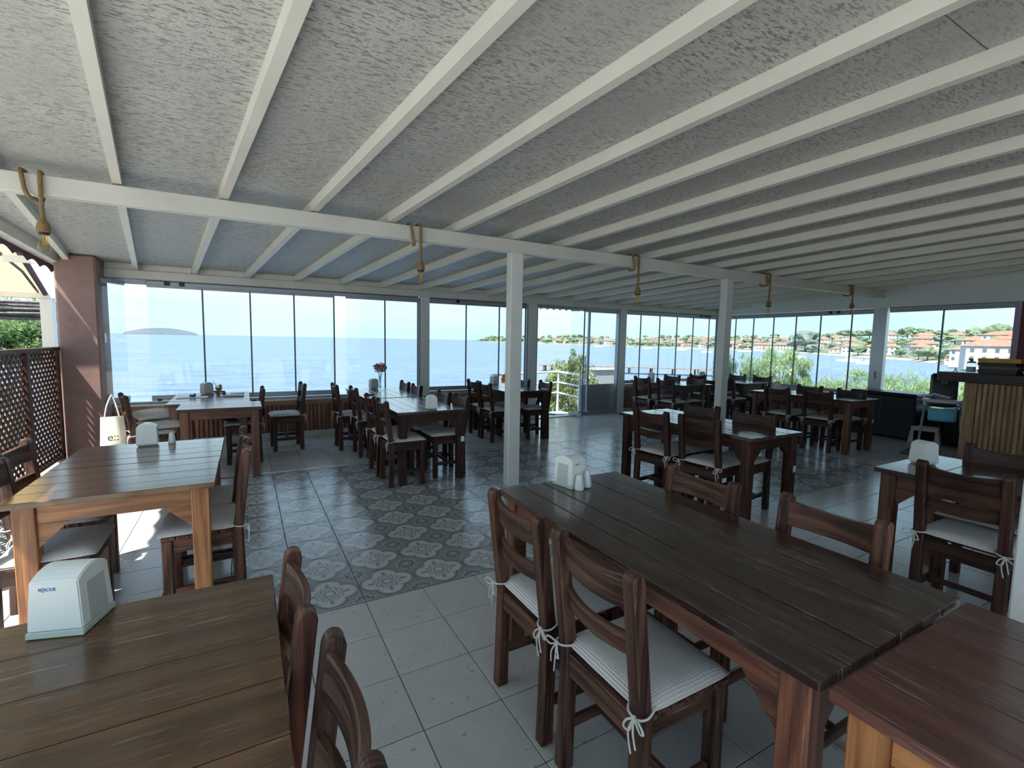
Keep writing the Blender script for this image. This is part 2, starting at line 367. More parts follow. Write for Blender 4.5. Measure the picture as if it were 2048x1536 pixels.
def tube(pts, r, seg=8, bm=None, closed=False):
    t = bmesh.new(); pts = [Vector(p) for p in pts]; n = len(pts); rings = []
    up = Vector((0, 0, 1))
    for i, p in enumerate(pts):
        a = pts[(i-1) % n] if (closed or i > 0) else p; b = pts[(i+1) % n] if (closed or i < n-1) else p
        d = (b-a).normalized(); s = d.cross(up)
        if s.length < .1: s = d.cross(Vector((1, 0, 0)))
        s.normalize(); q = s.cross(d)
        rr = r[i] if isinstance(r, (list, tuple)) else r
        rings.append([t.verts.new(p+rr*(cos(2*pi*k/seg)*s+sin(2*pi*k/seg)*q)) for k in range(seg)])
    # keep rings aligned
    prs = list(zip(rings, rings[1:])) + ([(rings[-1], rings[0])] if closed else [])
    for a, b in prs:
        best = min(range(seg), key=lambda o: sum((a[k].co-b[(k+o) % seg].co).length for k in range(0, seg, max(1, seg//4))))
        for k in range(seg): t.faces.new((a[k], a[(k+1) % seg], b[(k+1+best) % seg], b[(k+best) % seg]))
    if not closed: t.faces.new(rings[0][::-1]); t.faces.new(rings[-1])
    bmesh.ops.recalc_face_normals(t, faces=t.faces[:])
    return merge(bm, t)
def sphere(c, r, u=12, v=8, bm=None):
    t = bmesh.new(); bmesh.ops.create_uvsphere(t, u_segments=u, v_segments=v, radius=1)
    rr = r if isinstance(r, (tuple, list)) else (r, r, r)
    for q in t.verts: q.co = Vector((q.co.x*rr[0]+c[0], q.co.y*rr[1]+c[1], q.co.z*rr[2]+c[2]))
    return merge(bm, t)
def spline(pts, n=6):
    out = []; P = [Vector(p) for p in pts]
    for i in range(len(P)-1):
        p0 = P[max(i-1, 0)]; p1 = P[i]; p2 = P[i+1]; p3 = P[min(i+2, len(P)-1)]
        for k in range(n):
            t = k/n
            out.append(.5*((2*p1)+(-p0+p2)*t+(2*p0-5*p1+4*p2-p3)*t*t+(-p0+3*p1-3*p2+p3)*t**3))
    out.append(P[-1]); return out
def textmesh(s, size, mt, extr=.0004):
    cu = bpy.data.curves.new('t', 'FONT'); cu.body = s; cu.size = size; cu.extrude = extr; cu.align_x = 'CENTER'; cu.align_y = 'CENTER'
    to = bpy.data.objects.new('t', cu); C.objects.link(to)
    me = bpy.data.meshes.new_from_object(to); bpy.data.objects.remove(to); bpy.data.curves.remove(cu)
    me.materials.clear(); me.materials.append(mt); return me

# ================================================================== SETTING
T = .3337; X0 = .2190; Y0 = 2.628   # tile grid
YF = 7.62                            # inner face of the seaward wall
# ---- floor
floor = st(ob('floor', box(-3.4, 10.6, -2.2, 7.72, -.16, -.004), M['grout']))
def tilemesh(mt, nm):
    b_ = box(-T/2+.0022, T/2-.0022, -T/2+.0022, T/2-.0022, -.006, 0, .0012)
    me = mesh(nm, b_, mt, uv=False)
    ul = me.uv_layers.new(name='UVMap').data
    for p in me.polygons:
        for li in p.loop_indices:
            co = me.vertices[me.loops[li].vertex_index].co; ul[li].uv = (co.x/T+.5, co.y/T+.5)
    return me
tm_p = tilemesh(M['tile'], 'plain_tile'); tm_q = tilemesh(M['ptile'], 'patterned_tile')
plain_pos = []; pat_pos = []
for i in range(-11, 32):
    for j in range(-15, 17):
        cx = X0+T*(i+.5)
        if j < 0: cy = Y0-.012+T*(j+.5)
        elif j < 9: cy = Y0+T*(j+.5)
        else: cy = Y0+.072+T*(j+.5)
        if cx > 10.2 or cx < -3.2 or cy > 7.75 or cy < -2: continue
        if 0 <= j < 9 and -1 <= i < 20: pat_pos.append((cx, cy))
        else: plain_pos.append((cx, cy))
for p in pat_pos: link('patterned_tile', tm_q, floor, (p[0], p[1], 0))
def vis(p): return p[1] > .25 and p[0] > -1.9 and p[0] < 9.9 and atan2(p[0], p[1]) < R(77) and atan2(p[0], p[1]) > R(-20)
plain_pos.sort(key=lambda p: (not vis(p), p[0]**2+p[1]**2))
for p in plain_pos[:296]: link('plain_tile', tm_p, floor, (p[0], p[1], 0))
bmr = bmesh.new()
for p in plain_pos[296:]:
    if p[0] > -3.2: box(p[0]-T/2+.0022, p[0]+T/2-.0022, p[1]-T/2+.0022, p[1]+T/2-.0022, -.006, 0, 0, bmr)
o = ob('distant_tile', bmr, M['tile'], floor); o['kind'] = 'stuff'
ob('threshold_strip', box(-.11, 9.6, Y0-.011, Y0-.001, -.004, .0025), M['metal_strip'], floor)
ob('threshold_strip', box(-.11, 9.6, Y0+9*T+.004, Y0+9*T+.068, -.006, -.001), M['tile'], floor)
ob('threshold_strip', box(-.11, 9.6, Y0+9*T+.060, Y0+9*T+.070, -.004, .0025), M['metal_strip'], floor)

# ---- ceiling (sloping down to the sea, rafters running 7.5 degrees off square)
SK = tan(R(7.5)); SL = .0573
def zr(y): return 2.268+SL*(YF-y)          # underside of rafters
def rx(x, y): return x+SK*(YF-y)
ceil = st(empty('ceiling', (4, 3, 2.6)))
XE = -1.90
def ceilob(name, bm, mt, grain='y', clip=True):
    if clip and min(v.co.x for v in bm.verts) < XE:
        if max(v.co.x for v in bm.verts) < XE+.01: bm.free(); return
        bmesh.ops.bisect_plane(bm, geom=bm.verts[:]+bm.edges[:]+bm.faces[:], plane_co=(XE, 0, 0), plane_no=(1, 0, 0), clear_inner=True)
        bmesh.ops.holes_fill(bm, edges=[q for q in bm.edges if q.is_boundary]); bmesh.ops.recalc_face_normals(bm, faces=bm.faces[:])
        if not bm.faces: bm.free(); return
    me = mesh(name, bm, mt, grain); me.transform(Matrix.Translation((-4, -3, -2.6))); return link(name, me, ceil)
def skewbox(x0, x1, y0, y1, dz0, dz1):
    t = bmesh.new(); v = []
    for dz in (dz0, dz1):
        for y in (y0, y1):
            for x in (x0, x1): v.append(t.verts.new((rx(x, y), y, zr(y)+dz)))
    for f in ((0, 2, 3, 1), (4, 5, 7, 6), (0, 1, 5, 4), (2, 6, 7, 3), (0, 4, 6, 2), (1, 3, 7, 5)): t.faces.new([v[i] for i in f])
    return t
RS = .6115; RXS = [-2.42+RS*i for i in range(0, 22)]
for i, x in enumerate(RXS):
    ceilob('rafter', skewbox(x, x+.052, -2.0, YF+.02, 0, .075), M['white_paint'])
for i in range(21):
    ys = [7.9, 5.74, 3.32, .88, -2.0] if i % 2 == 0 else [7.9, 5.70, 3.28, .84, -2.0]
    for k in range(4):
        ceilob('ceiling_panel', skewbox(RXS[i]+.030, RXS[i+1]+.022, ys[k+1]+.003, ys[k]-.003, .0752, .087), M['osb'])
ceilob('roof_deck', skewbox(RXS[0]-.03, RXS[-1]+.1, -2.05, 8.0, .0875, .13), M['white_paint'])
t = bmesh.new(); v = []
for dz in (-.035, .075):
    for y in (-2.0, 7.9):
        for x in (XE+.001, XE+.10): v.append(t.verts.new((x, y, zr(y)+dz)))
for f in ((0, 2, 3, 1), (4, 5, 7, 6), (0, 1, 5, 4), (2, 6, 7, 3), (0, 4, 6, 2), (1, 3, 7, 5)): t.faces.new([v[i] for i in f])
ceilob('edge_beam', t, M['white_paint'], clip=False)
# long beam carrying the rafters
beam = st(ob('trim_1', box(-1.79, 9.72, 4.13, 4.22, 2.337, 2.4585, .004), M['white_paint']))
# header over the seaward windows
hd = st(ob('trim_2', box(-1.55, 10.05, YF-.05, YF+.06, 2.165, 2.268, .004), M['white_paint']))
hb = bmesh.new()
for i in range(21): box(RXS[i]+.0525, RXS[i+1]-.0005, YF-.02, YF+.03, 2.268, 2.345, 0, hb)
st(ob('trim_3', hb, M['white_paint']))
# posts
def post(n, x, y, z1, wx=.13, wy=.10):
    return st(ob('trim_%d' % (19+n), box(x, x+wx, y-wy/2, y+wy/2, 0, z1, .006), M['white_paint2'], grain='z'))
post(1, 2.285, 4.17, 2.337, .135)
post(2, 5.50, 4.17, 2.337, .135)
post(3, 9.735, 4.17, 2.337, .12)
post(4, 2.205, .44, 2.68, .13, .13)

# ---- seaward wall below the windows
def wainscot(wall, x0, x1, ztop, fn, mt=M['wood_slat'], pitch=.0555, zb=.085):
    n = int((x1-x0)/pitch); me = mesh('slat', box(-.022, .022, -.007, .007, zb, ztop-.035, .003), mt, 'z')
    for k in range(n):
        x, y, rz = fn(x0+pitch*(k+.5)); link('slat', me, wall, (x, y, 0), (0, 0, rz))
def seawall(n, x0, x1, nm):
    w_ = st(ob(nm, box(x0, x1, YF, YF+.1, 0, .50), M['wood_lattice'], grain='x'))
    wainscot(w_, x0, x1, .535, lambda x: (x, YF-.008, 0))
    ob('rail_top', box(x0, x1, YF-.022, YF+.0, .48, .545, .003), M['wood_sill'], w_)
    ob('sill', box(x0, x1, YF-.02, YF+.12, .546, .575, .003), M['alu_l'], w_)
    ob('skirting', box(x0, x1, YF-.016, YF-.0, 0, .084, .002), M['tile'], w_)
    return w_
seawall(1, -1.46, 4.62, 'wall_front'); seawall(2, 6.99, 9.98, 'wall_front')
RW = lambda y: 9.735+.075*(y-4.2)
# right wall (turns back towards the camera)
RA = math.atan(.075)
def rwbox(y0, y1, z0, z1, t0=0., t1=.1, bev=0):
    t = bmesh.new(); v = []
    for z in (z0, z1):
        for y in (y0, y1):
            for d in (t0, t1): v.append(t.verts.new((RW(y)+d, y, z)))
    for f in ((0, 2, 3, 1), (4, 5, 7, 6), (0, 1, 5, 4), (2, 6, 7, 3), (0, 4, 6, 2), (1, 3, 7, 5)): t.faces.new([v[i] for i in f])
    return t
wr = st(ob('wall_right', rwbox(2.45, YF+.1, 0, .50), M['wood_lattice'], grain='y'))
wainscot(wr, 4.26, YF-.03, .535, lambda y: (RW(y)-.008, y, pi/2-RA))
ob('rail_top', rwbox(4.25, YF, .48, .545, -.022, 0), M['wood_sill'], wr, 'y')
ob('sill', rwbox(2.45, YF, .546, .575, -.02, .12), M['alu_l'], wr, 'y')
t = bmesh.new()   # white board between window head and ceiling
pts = [(y, 2.17) for y in (-2.0, YF+.06)]+[(YF+.06, zr(YF+.06)+.09), (-2.0, zr(-2)+.09)]
a_ = [t.verts.new((RW(p[0])-.01, p[0], p[1])) for p in pts]; b_ = [t.verts.new((RW(p[0])+.08, p[0], p[1])) for p in pts]
t.faces.new(a_[::-1]); t.faces.new(b_)
for i in range(4): t.faces.new((a_[i], a_[(i+1) % 4], b_[(i+1) % 4], b_[i]))
bmesh.ops.recalc_face_normals(t, faces=t.faces[:])
st(ob('trim_4', t, M['white_paint2'], grain='y'))
mar = st(ob('wall_right', rwbox(-2.0, 2.40, 0, 2.17, -.02, .12), M['maroon'], grain='y'))
ob('edge_trim', rwbox(2.40, 2.47, .0, 2.17, -.03, .12), M['mauve'], mar, 'z')

# ---- frameless glazing
def pane(parent, p0, p1, z0=.60, z1=2.10, rails=True, seal=True):
    """a glass leaf between plan points p0 and p1"""
    dx, dy = p1[0]-p0[0], p1[1]-p0[1]; L = sqrt(dx*dx+dy*dy); rz = atan2(dy, dx)
    bot = z0+.082; top = z1-.045
    g_ = ob('glass_pane', box(0.004, L-.004, -.004, .004, bot, top), M['glass'], parent, loc=(p0[0], p0[1], 0), rot=(0, 0, rz))
    if rails:
        ob('pane_rail', box(.002, L-.002, -.014, .014, z0+.012, bot, .003), M['alu'], g_)
        ob('pane_rail', box(.002, L-.002, -.014, .014, top, z1, .003), M['alu'], g_)
    if seal: ob('edge_seal', box(L-.010, L+.010, -.009, .009, z0+.02, z1-.012), M['seal'], g_)
    return g_
def window(n, ptsx, fn, z0=.575, z1=2.165, skip=(), hw=()):
    w_ = st(empty('window_%d' % n, (*fn(ptsx[0]), 0)))
    w_.location = (0, 0, 0)
    a, b = fn(ptsx[0]), fn(ptsx[-1]); dx, dy = b[0]-a[0], b[1]-a[1]; L = sqrt(dx*dx+dy*dy); rz = atan2(dy, dx)
    ob('top_track', box(0, L, -.03, .03, z1-.062, z1-.001, .003), M['alu'], w_, loc=(a[0], a[1], 0), rot=(0, 0, rz))
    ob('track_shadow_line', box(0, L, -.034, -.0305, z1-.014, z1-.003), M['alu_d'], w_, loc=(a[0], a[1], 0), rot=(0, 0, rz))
    ob('bottom_track', box(0, L, -.03, .03, z0+.001, z0+.026, .003), M['alu'], w_, loc=(a[0], a[1], 0), rot=(0, 0, rz))
    for i in range(len(ptsx)-1):
        if i in skip: continue
        pane(w_, fn(ptsx[i]), fn(ptsx[i+1]), z0+.02, z1-.045)
    for x in hw:
        q = fn(x)
        ob('track_latch', box(-.03, .03, -.045, -.0345, z1-.06, z1-.012, .004), M['black'], w_, loc=(q[0], q[1], 0), rot=(0, 0, rz))
    return w_
YG = YF+.05
w1 = window(1, [-1.08, -.48, .08, .64, 1.19, 1.36, 1.96, 2.50], lambda x: (x, YG), skip=(4,), hw=(-.86, -.70))
ob('top_track', box(-1.47, -1.08, YG-.03, YG+.03, 2.103, 2.164, .003), M['alu'], w1)
ob('bottom_track', box(-1.47, -1.08, YG-.03, YG+.03, .576, .601, .003), M['alu'], w1)
ob('pane_latch', box(-.74, -.68, YG-.03, YG-.0145, .61, .66, .004), M['black'], w1)
ob('pane_latch', box(-1.02, -.97, YG-.03, YG-.0145, .605, .63, .004), M['black'], w1)
pane(w1, (-1.45, 7.27), (-1.30, 7.62), .61, 2.12, seal=False)   # folded leaf beside the pillar
window(2, [2.70, 3.37, 4.02, 4.57], lambda x: (x, YG), hw=(3.20,))
window(3, [7.06, 7.47, 8.04, 8.585, 9.12, 9.67, 9.93], lambda x: (x, YG), hw=(9.35, 9.5, 9.62))
window(4, [7.50, 7.20, 6.73, 6.24, 5.74, 5.24, 4.67, 4.30], lambda y: (RW(y)+.05, y), hw=(5.05, 4.9))
window(5, [4.06, 3.31, 2.47], lambda y: (RW(y)+.05, y), z1=2.175)
# mullion posts of the seaward wall
for k, (x0, x1) in enumerate([(2.53, 2.68), (4.60, 4.78), (6.83, 7.00), (9.95, 10.05)]):
    m_ = st(ob('trim_%d' % (5+k), box(x0, x1, YF-.03, YF+.09, 0, 2.165, .004), M['white_paint2'], grain='z'))
    if k in (0, 1): ob('side_channel', box(x0-.028, x0-.001, YF-.01, YF+.08, .575, 2.15), M['alu'], m_)
    if k == 1: ob('side_channel', box(x1+.001, x1+.03, YF-.01, YF+.08, 0.01, 2.15), M['alu'], m_)
    if k == 2: ob('side_channel', box(x0-.03, x0-.001, YF-.01, YF+.08, 0.01, 2.15), M['alu'], m_)
st(ob('trim_9', rwbox(4.08, 4.29, .575, 2.17, -.012, .09), M['alu_l'], grain='z'))
hnd = empty('window_handle'); hnd.parent = bpy.data.objects['trim_9']
hnd.location = (RW(4.2)-.02, 4.2, 1.0)
ob('handle_grip', box(-.03, -.015, -.012, .012, -.09, .06, .004), M['white_rail'], hnd)
ob('handle_plate', box(-.014, .006, -.018, .018, -.03, .05, .003), M['steel'], hnd)
# ---- door (open, leaves folded in the middle)
d1 = st(empty('door_1', (0, 0, 0)))
ob('top_track', box(4.78, 6.83, YG-.03, YG+.03, 2.103, 2.164, .003), M['alu'], d1)
ob('threshold', box(4.78, 6.83, YF-.04, YF+.12, .002, .016, .003), M['alu_l'], d1)
pane(d1, (5.62, YG), (5.72, YG-.30), .01, 2.12, seal=True)
pane(d1, (5.98, YG), (6.03, YG-.10), .01, 2.12, seal=False)
pane(d1, (6.10, YG), (6.80, YG), .01, 2.12, seal=False)
ob('door_jamb', box(6.05, 6.09, YG-.02, YG+.02, .02, 2.10), M['alu'], d1)
ob('pull_handle', tube([(5.745, YG-.33, .62), (5.745, YG-.33, 1.22)], .009), M['steel'], d1)
ob('base_box', box(5.72, 6.80, YG-.075, YG-.032, .006, .085, .004), M['alu'], d1)
# ---- pillar
pil = st(ob('wall_left', box(-1.84, -1.475, 7.2, 7.72, -.05, 2.36, .02), M['plaster'], grain='z'))
ob('switch_plate', box(-1.4745, -1.466, 7.40, 7.47, 1.36, 1.48, .002), M['white_paint2'], pil)
st(ob('trim_15', box(4.5, 11, 7.955, 7.99, 2.20, 2.318), M['white_paint']))
st(ob('ground', box(-12, -3.42, -14, 7.2, -.35, -.06), M['paving']))  # outdoor ground, made pale paving to bounce sunlight indoors
st(ob('ground', box(-3.40, 16, -14, -2.22, -.35, -.06), M['ext_wall']))
st(ob('wall_back_unseen', box(3.6, 9.3, -2.35, -2.21, -.05, 2.95), M['maroon']))  # unseen wall, added to block light from the rear right
# ================================================================== LEFT SIDE
lat = thing('lattice_screen', 'dark wooden lattice screen with diamond mesh beside the left table', 'screen', (-1.86, 6.0, 0))
def latob(name, bm, mt, grain='y'):
    me = mesh(name, bm, mt, grain); me.transform(Matrix.Translation((1.86, -6.0, 0))); return link(name, me, lat)
LZ0, LZ1 = .10, 1.27
for ya, yb in ((3.5, 4.65), (4.72, 6.25), (6.32, 7.12)):
    for s_ in (1, -1):
        xo = -1.86 + .0025*s_
        p_ = .094
        k0 = int((ya-(LZ1-LZ0))/p_)-1; k1 = int((yb+(LZ1-LZ0))/p_)+2
        for k in range(k0, k1):
            # line y = c + s*(z-LZ0), clip to the panel
            c_ = k*p_
            za, zb = LZ0, LZ1
            lo = (ya-c_)/s_; hi = (yb-c_)/s_
            if lo > hi: lo, hi = hi, lo
            za = max(za, LZ0+lo); zb = min(zb, LZ0+hi)
            if zb-za < .03: continue
            L = (zb-za)*sqrt(2)
            ym = c_+s_*((za+zb)/2-LZ0)
            bm = box(-.002, .002, -.0185, .0185, -L/2, L/2)
            bm.transform(Matrix.Translation((xo, ym, (za+zb)/2)) @ Matrix.Rotation(-s_*pi/4, 4, 'X'))
            bm.transform(Matrix.Translation((1.86, -6.0, 0)))
            o = ob('slat', bm, M['wood_lattice'], lat, 'z')
for y in (3.46, 4.685, 6.285, 7.15):
    latob('stile', box(-1.89, -1.83, y-.035, y+.035, 0.0, 1.30, .004), M['wood_lattice'], 'z')
latob('top_rail', box(-1.90, -1.82, 3.42, 7.19, 1.275, 1.315, .004), M['wood_lattice'])
latob('bottom_rail', box(-1.89, -1.83, 3.42, 7.19, .06, .10, .004), M['wood_lattice'])

def scallop(name, p0, p1, drop, wave, mt, label, thick=.004):
    """hanging cloth valance with a scalloped lower edge"""
    p0 = Vector(p0); p1 = Vector(p1); L = (p1-p0).length; n = int(L/wave); t = bmesh.new(); K = 6
    rows = []
    side = (p1-p0).cross(Vector((0, 0, 1))).normalized()*thick
    for off in (Vector((0, 0, 0)), side):
        top = []; bot = []
        for i in range(n*K+1):
            f = i/(n*K); p = p0.lerp(p1, f)+off
            d = drop-(.045 if wave > .3 else .03)*abs(cos(pi*i/K)); top.append(t.verts.new(p)); bot.append(t.verts.new(p-Vector((0, 0, d))))
        rows.append((top, bot))
    for i in range(n*K):
        (a, b), (c, d) = rows
        t.faces.new((a[i], a[i+1], b[i+1], b[i])); t.faces.new((c[i+1], c[i], d[i], d[i+1]))
        t.faces.new((b[i], b[i+1], d[i+1], d[i])); t.faces.new((a[i+1], a[i], c[i], c[i+1]))
    return tag(ob(name, t, mt), label, 'valance')
scallop('scalloped_valance', (-1.905, 1.0, zr(1.0)+.02), (-1.905, 7.9, zr(7.9)+.02), .145, .34, M['canvas_b'], 'brown scalloped valance hanging under the left roof edge')
scallop('scalloped_valance', (4.7, 7.95, 2.21), (10.2, 7.95, 2.20), .11, .15, M['cushion_w'], 'white scalloped valance outside above the open door')
# awning next door
aw = thing('awning', 'yellow canvas awning on a white frame outside beyond the lattice screen', 'awning', (-3.9, 10.0, 0))
def awo(name, bm, mt, grain='y'):
    me = mesh(name, bm, mt, grain); me.transform(Matrix.Translation((3.9, -10.0, 0))); return link(name, me, aw)
t = bmesh.new(); g1 = []
for i in range(13):
    row = []
    for j in range(9):
        u = i/12; v = j/8
        x = -6.6+4.42*u-.52*v*u; y = 6.85+3.10*v; z = 2.66-.58*v-.05*sin(pi*v)*abs(sin(pi*u*3))
        row.append(t.verts.new((x, y, z)))
    g1.append(row)
for i in range(12):
    for j in range(8): t.faces.new((g1[i][j], g1[i+1][j], g1[i+1][j+1], g1[i][j+1]))
bmesh.ops.solidify(t, geom=t.faces[:], thickness=.006)
awo('canvas', t, M['canvas'])
awo('front_beam', box(-6.9, -2.50, 9.95, 10.05, 1.99, 2.08, .004), M['white_paint2'], 'x')
awo('arm', tube([(-2.14, 6.95, 2.56), (-2.66, 9.98, 2.06)], .035, 6), M['canvas_b'])
awo('arm', tube([(-2.42, 7.4, 2.44), (-2.50, 8.6, 2.26), (-2.72, 9.9, 2.08)], .018, 6), M['wood_counter'])
awo('frame_post', box(-2.72, -2.57, 9.93, 10.07, -.2, 1.988, .004), M['white_paint2'], 'z')
awo('frame_post', box(-5.9, -5.8, 9.95, 10.05, -.2, 1.988, .004), M['white_paint2'], 'z')
rr = thing('reed_roof', 'grey reed sunshade roof hanging behind the awning frame', 'roof', (-4.5, 11.0, 0))
t = bmesh.new()
for i in range(260):
    z = rnd.uniform(1.72, 2.0); x0 = rnd.uniform(-7.5, -5); x1 = x0+rnd.uniform(.8, 3.5); y = rnd.uniform(10.9, 11.3)
    x1 = min(x1, -2.72)
    tube([(x0+4.5, y-11, z), ((x0+x1)/2+4.5, y-11, z+rnd.uniform(-.03, .03)), (x1+4.5, y-11, z+rnd.uniform(-.03, .02))], rnd.uniform(.006, .016), 4, t)
o = ob('reed', t, M['reed'], rr); o['kind'] = 'stuff'
ob('cross_pole', tube([(-3.2, 0, 1.70), (1.8, 0, 1.69)], .025, 8), M['reed'], rr)
ob('support_pole', tube([(-1.5, 0, -1.0), (-1.5, 0, 1.95)], .05, 8), M['bark'], rr)

# ================================================================== TABLES
def gusset(x, y, dx, dy, zt, along, leg, mt, par):
    """corner brace board under the apron"""
    L = .11; t_ = .011
    if along == 'x':
        pts = [(x, zt), (x+dx*L, zt), (x, zt-L)]
        return ob('corner_brace', prism(pts, y-t_, y+t_, 'y', .001), mt, par, 'x')
    pts = [(y, zt), (y+dy*L, zt), (y, zt-L)]
    return ob('corner_brace', prism(pts, x-t_, x+t_, 'x', .001), mt, par, 'y')
def table(label, x0, x1, y0, y1, mt='wood_top', ml='wood_dark', along='y', z=.75, group=None, planks=6, gap=.0016, sticker=False, th=.028, rz=0, braces=True):
    cx, cy = (x0+x1)/2, (y0+y1)/2; hx, hy = (x1-x0)/2, (y1-y0)/2
    tb = thing('dining_table', label, 'table', (cx, cy, 0), rz, group)
    W = 2*hx if along == 'y' else 2*hy; p = W/planks; r2 = random.Random(int(cx*100+cy*977))
    for k in range(planks):
        a = -W/2+k*p; up = r2.uniform(-.0012, .0008)
        if along == 'y': bm = box(a+gap, a+p-gap, -hy, hy, z-th, z+up, .0025)
        else: bm = box(-hx, hx, a+gap, a+p-gap, z-th, z+up, .0025)
        ob('top_plank', bm, M[mt], tb, along)
    lg = .076; ix = hx-.028; iy = hy-.028; lm = mesh('leg', box(-lg/2, lg/2, -lg/2, lg/2, 0, z-th-.001, .004), M[ml], 'z')
    for sx in (-1, 1):
        for sy in (-1, 1): link('leg', lm, tb, (sx*(ix-lg/2), sy*(iy-lg/2), 0))
    za = z-th-.001; ah = .085
    for s in (-1, 1):
        ob('apron', box(-(ix-lg)-.0, ix-lg, s*(iy-.028)-.012, s*(iy-.028)+.012, za-ah, za, .002), M[ml], tb, 'x')
        ob('apron', box(s*(ix-.028)-.012, s*(ix-.028)+.012, -(iy-lg), iy-lg, za-ah, za, .002), M[ml], tb, 'y')
    if braces:
        for sx in (-1, 1):
            for sy in (-1, 1):
                gusset(sx*(ix-lg), sy*(iy-.028), -sx, 0, za-ah-.0005, 'x', lg, M[ml], tb)
                gusset(sx*(ix-.028), sy*(iy-lg), 0, -sy, za-ah-.0005, 'y', lg, M[ml], tb)
    if sticker:
        sx, sy = sticker
        ob('paper_sticker', box(sx*(ix)-.020-(.02*sx), sx*(ix)+.020-(.02*sx), -(iy)-.0012, -(iy)-.0002, .40, .455), M['stickerw'], tb)
        ob('paper_sticker', box(sx*ix+.0002, sx*ix+.0012, -(iy)+.002, -(iy)+.03, .40, .455), M['stickerw'], tb)
    return tb
TL = table('orange brown glossy table beside the lattice screen, with light wood legs', -.925, -.15, 2.735, 3.94, 'wood_top_o', 'wood_orange', 'x', planks=8)
TD = table('brown glossy table in the near left corner under the nearest napkin dispenser', -.735, .055, .40, 1.585, 'wood_top_o', 'wood_orange', 'x', planks=7)
TB = table('long dark plank table in the right foreground with four chairs', 1.072, 1.825, .515, 2.02, 'wood_top', 'wood_red', 'y', planks=6)
TC = table('red brown table at the bottom right pushed against the long dark table', 1.085, 1.83, -.72, .503, 'wood_top_r', 'wood_orange', 'y', z=.74, planks=6, gap=.0006)
TR = table('dark slatted table in front of the second white post', 3.42, 4.13, 2.265, 3.77, 'wood_top', 'wood_dark', 'y', planks=7, gap=.004, sticker=(1, -1))
TF = table('dark table by the right white post with one napkin dispenser', 3.36, 4.13, .15, 1.41, 'wood_top', 'wood_red', 'x', planks=5)
TG = table('dark table in front of the black cabinet at the right wall', 7.13, 7.86, 3.31, 4.80, 'wood_top', 'wood_red', 'y', planks=6, sticker=(1, -1))
TH = table('dark table at the seaward window just right of the door', 6.69, 7.45, 5.74, 7.08, 'wood_top', 'wood_dark', 'y')
TJ = table('dark table in the far right corner of the terrace', 8.22, 8.97, 5.66, 7.0, 'wood_top', 'wood_dark', 'y')
TM = table('dark table in the middle with a napkin dispenser near its front edge', 1.29, 2.045, 4.58, 5.76, 'wood_top', 'wood_dark', 'y', sticker=(1, -1))
TN = table('dark table with the flower vase beside the seaward window', 1.25, 2.02, 5.82, 7.15, 'wood_top', 'wood_dark', 'y')
TO = table('dark table beside the open door, behind the nearest white post', 3.24, 3.99, 5.91, 7.15, 'wood_top', 'wood_dark', 'y', planks=6)
TP = table('small red brown side table in front of the orange drink table', -.605, .135, 5.53, 6.0, 'wood_top_r', 'wood_red', 'x', planks=4, z=.752, braces=False)
TQ = table('table with the orange drink at the window next to the pillar', -.745, .03, 6.03, 7.15, 'wood_top_r', 'wood_red', 'x', planks=8, z=.748)

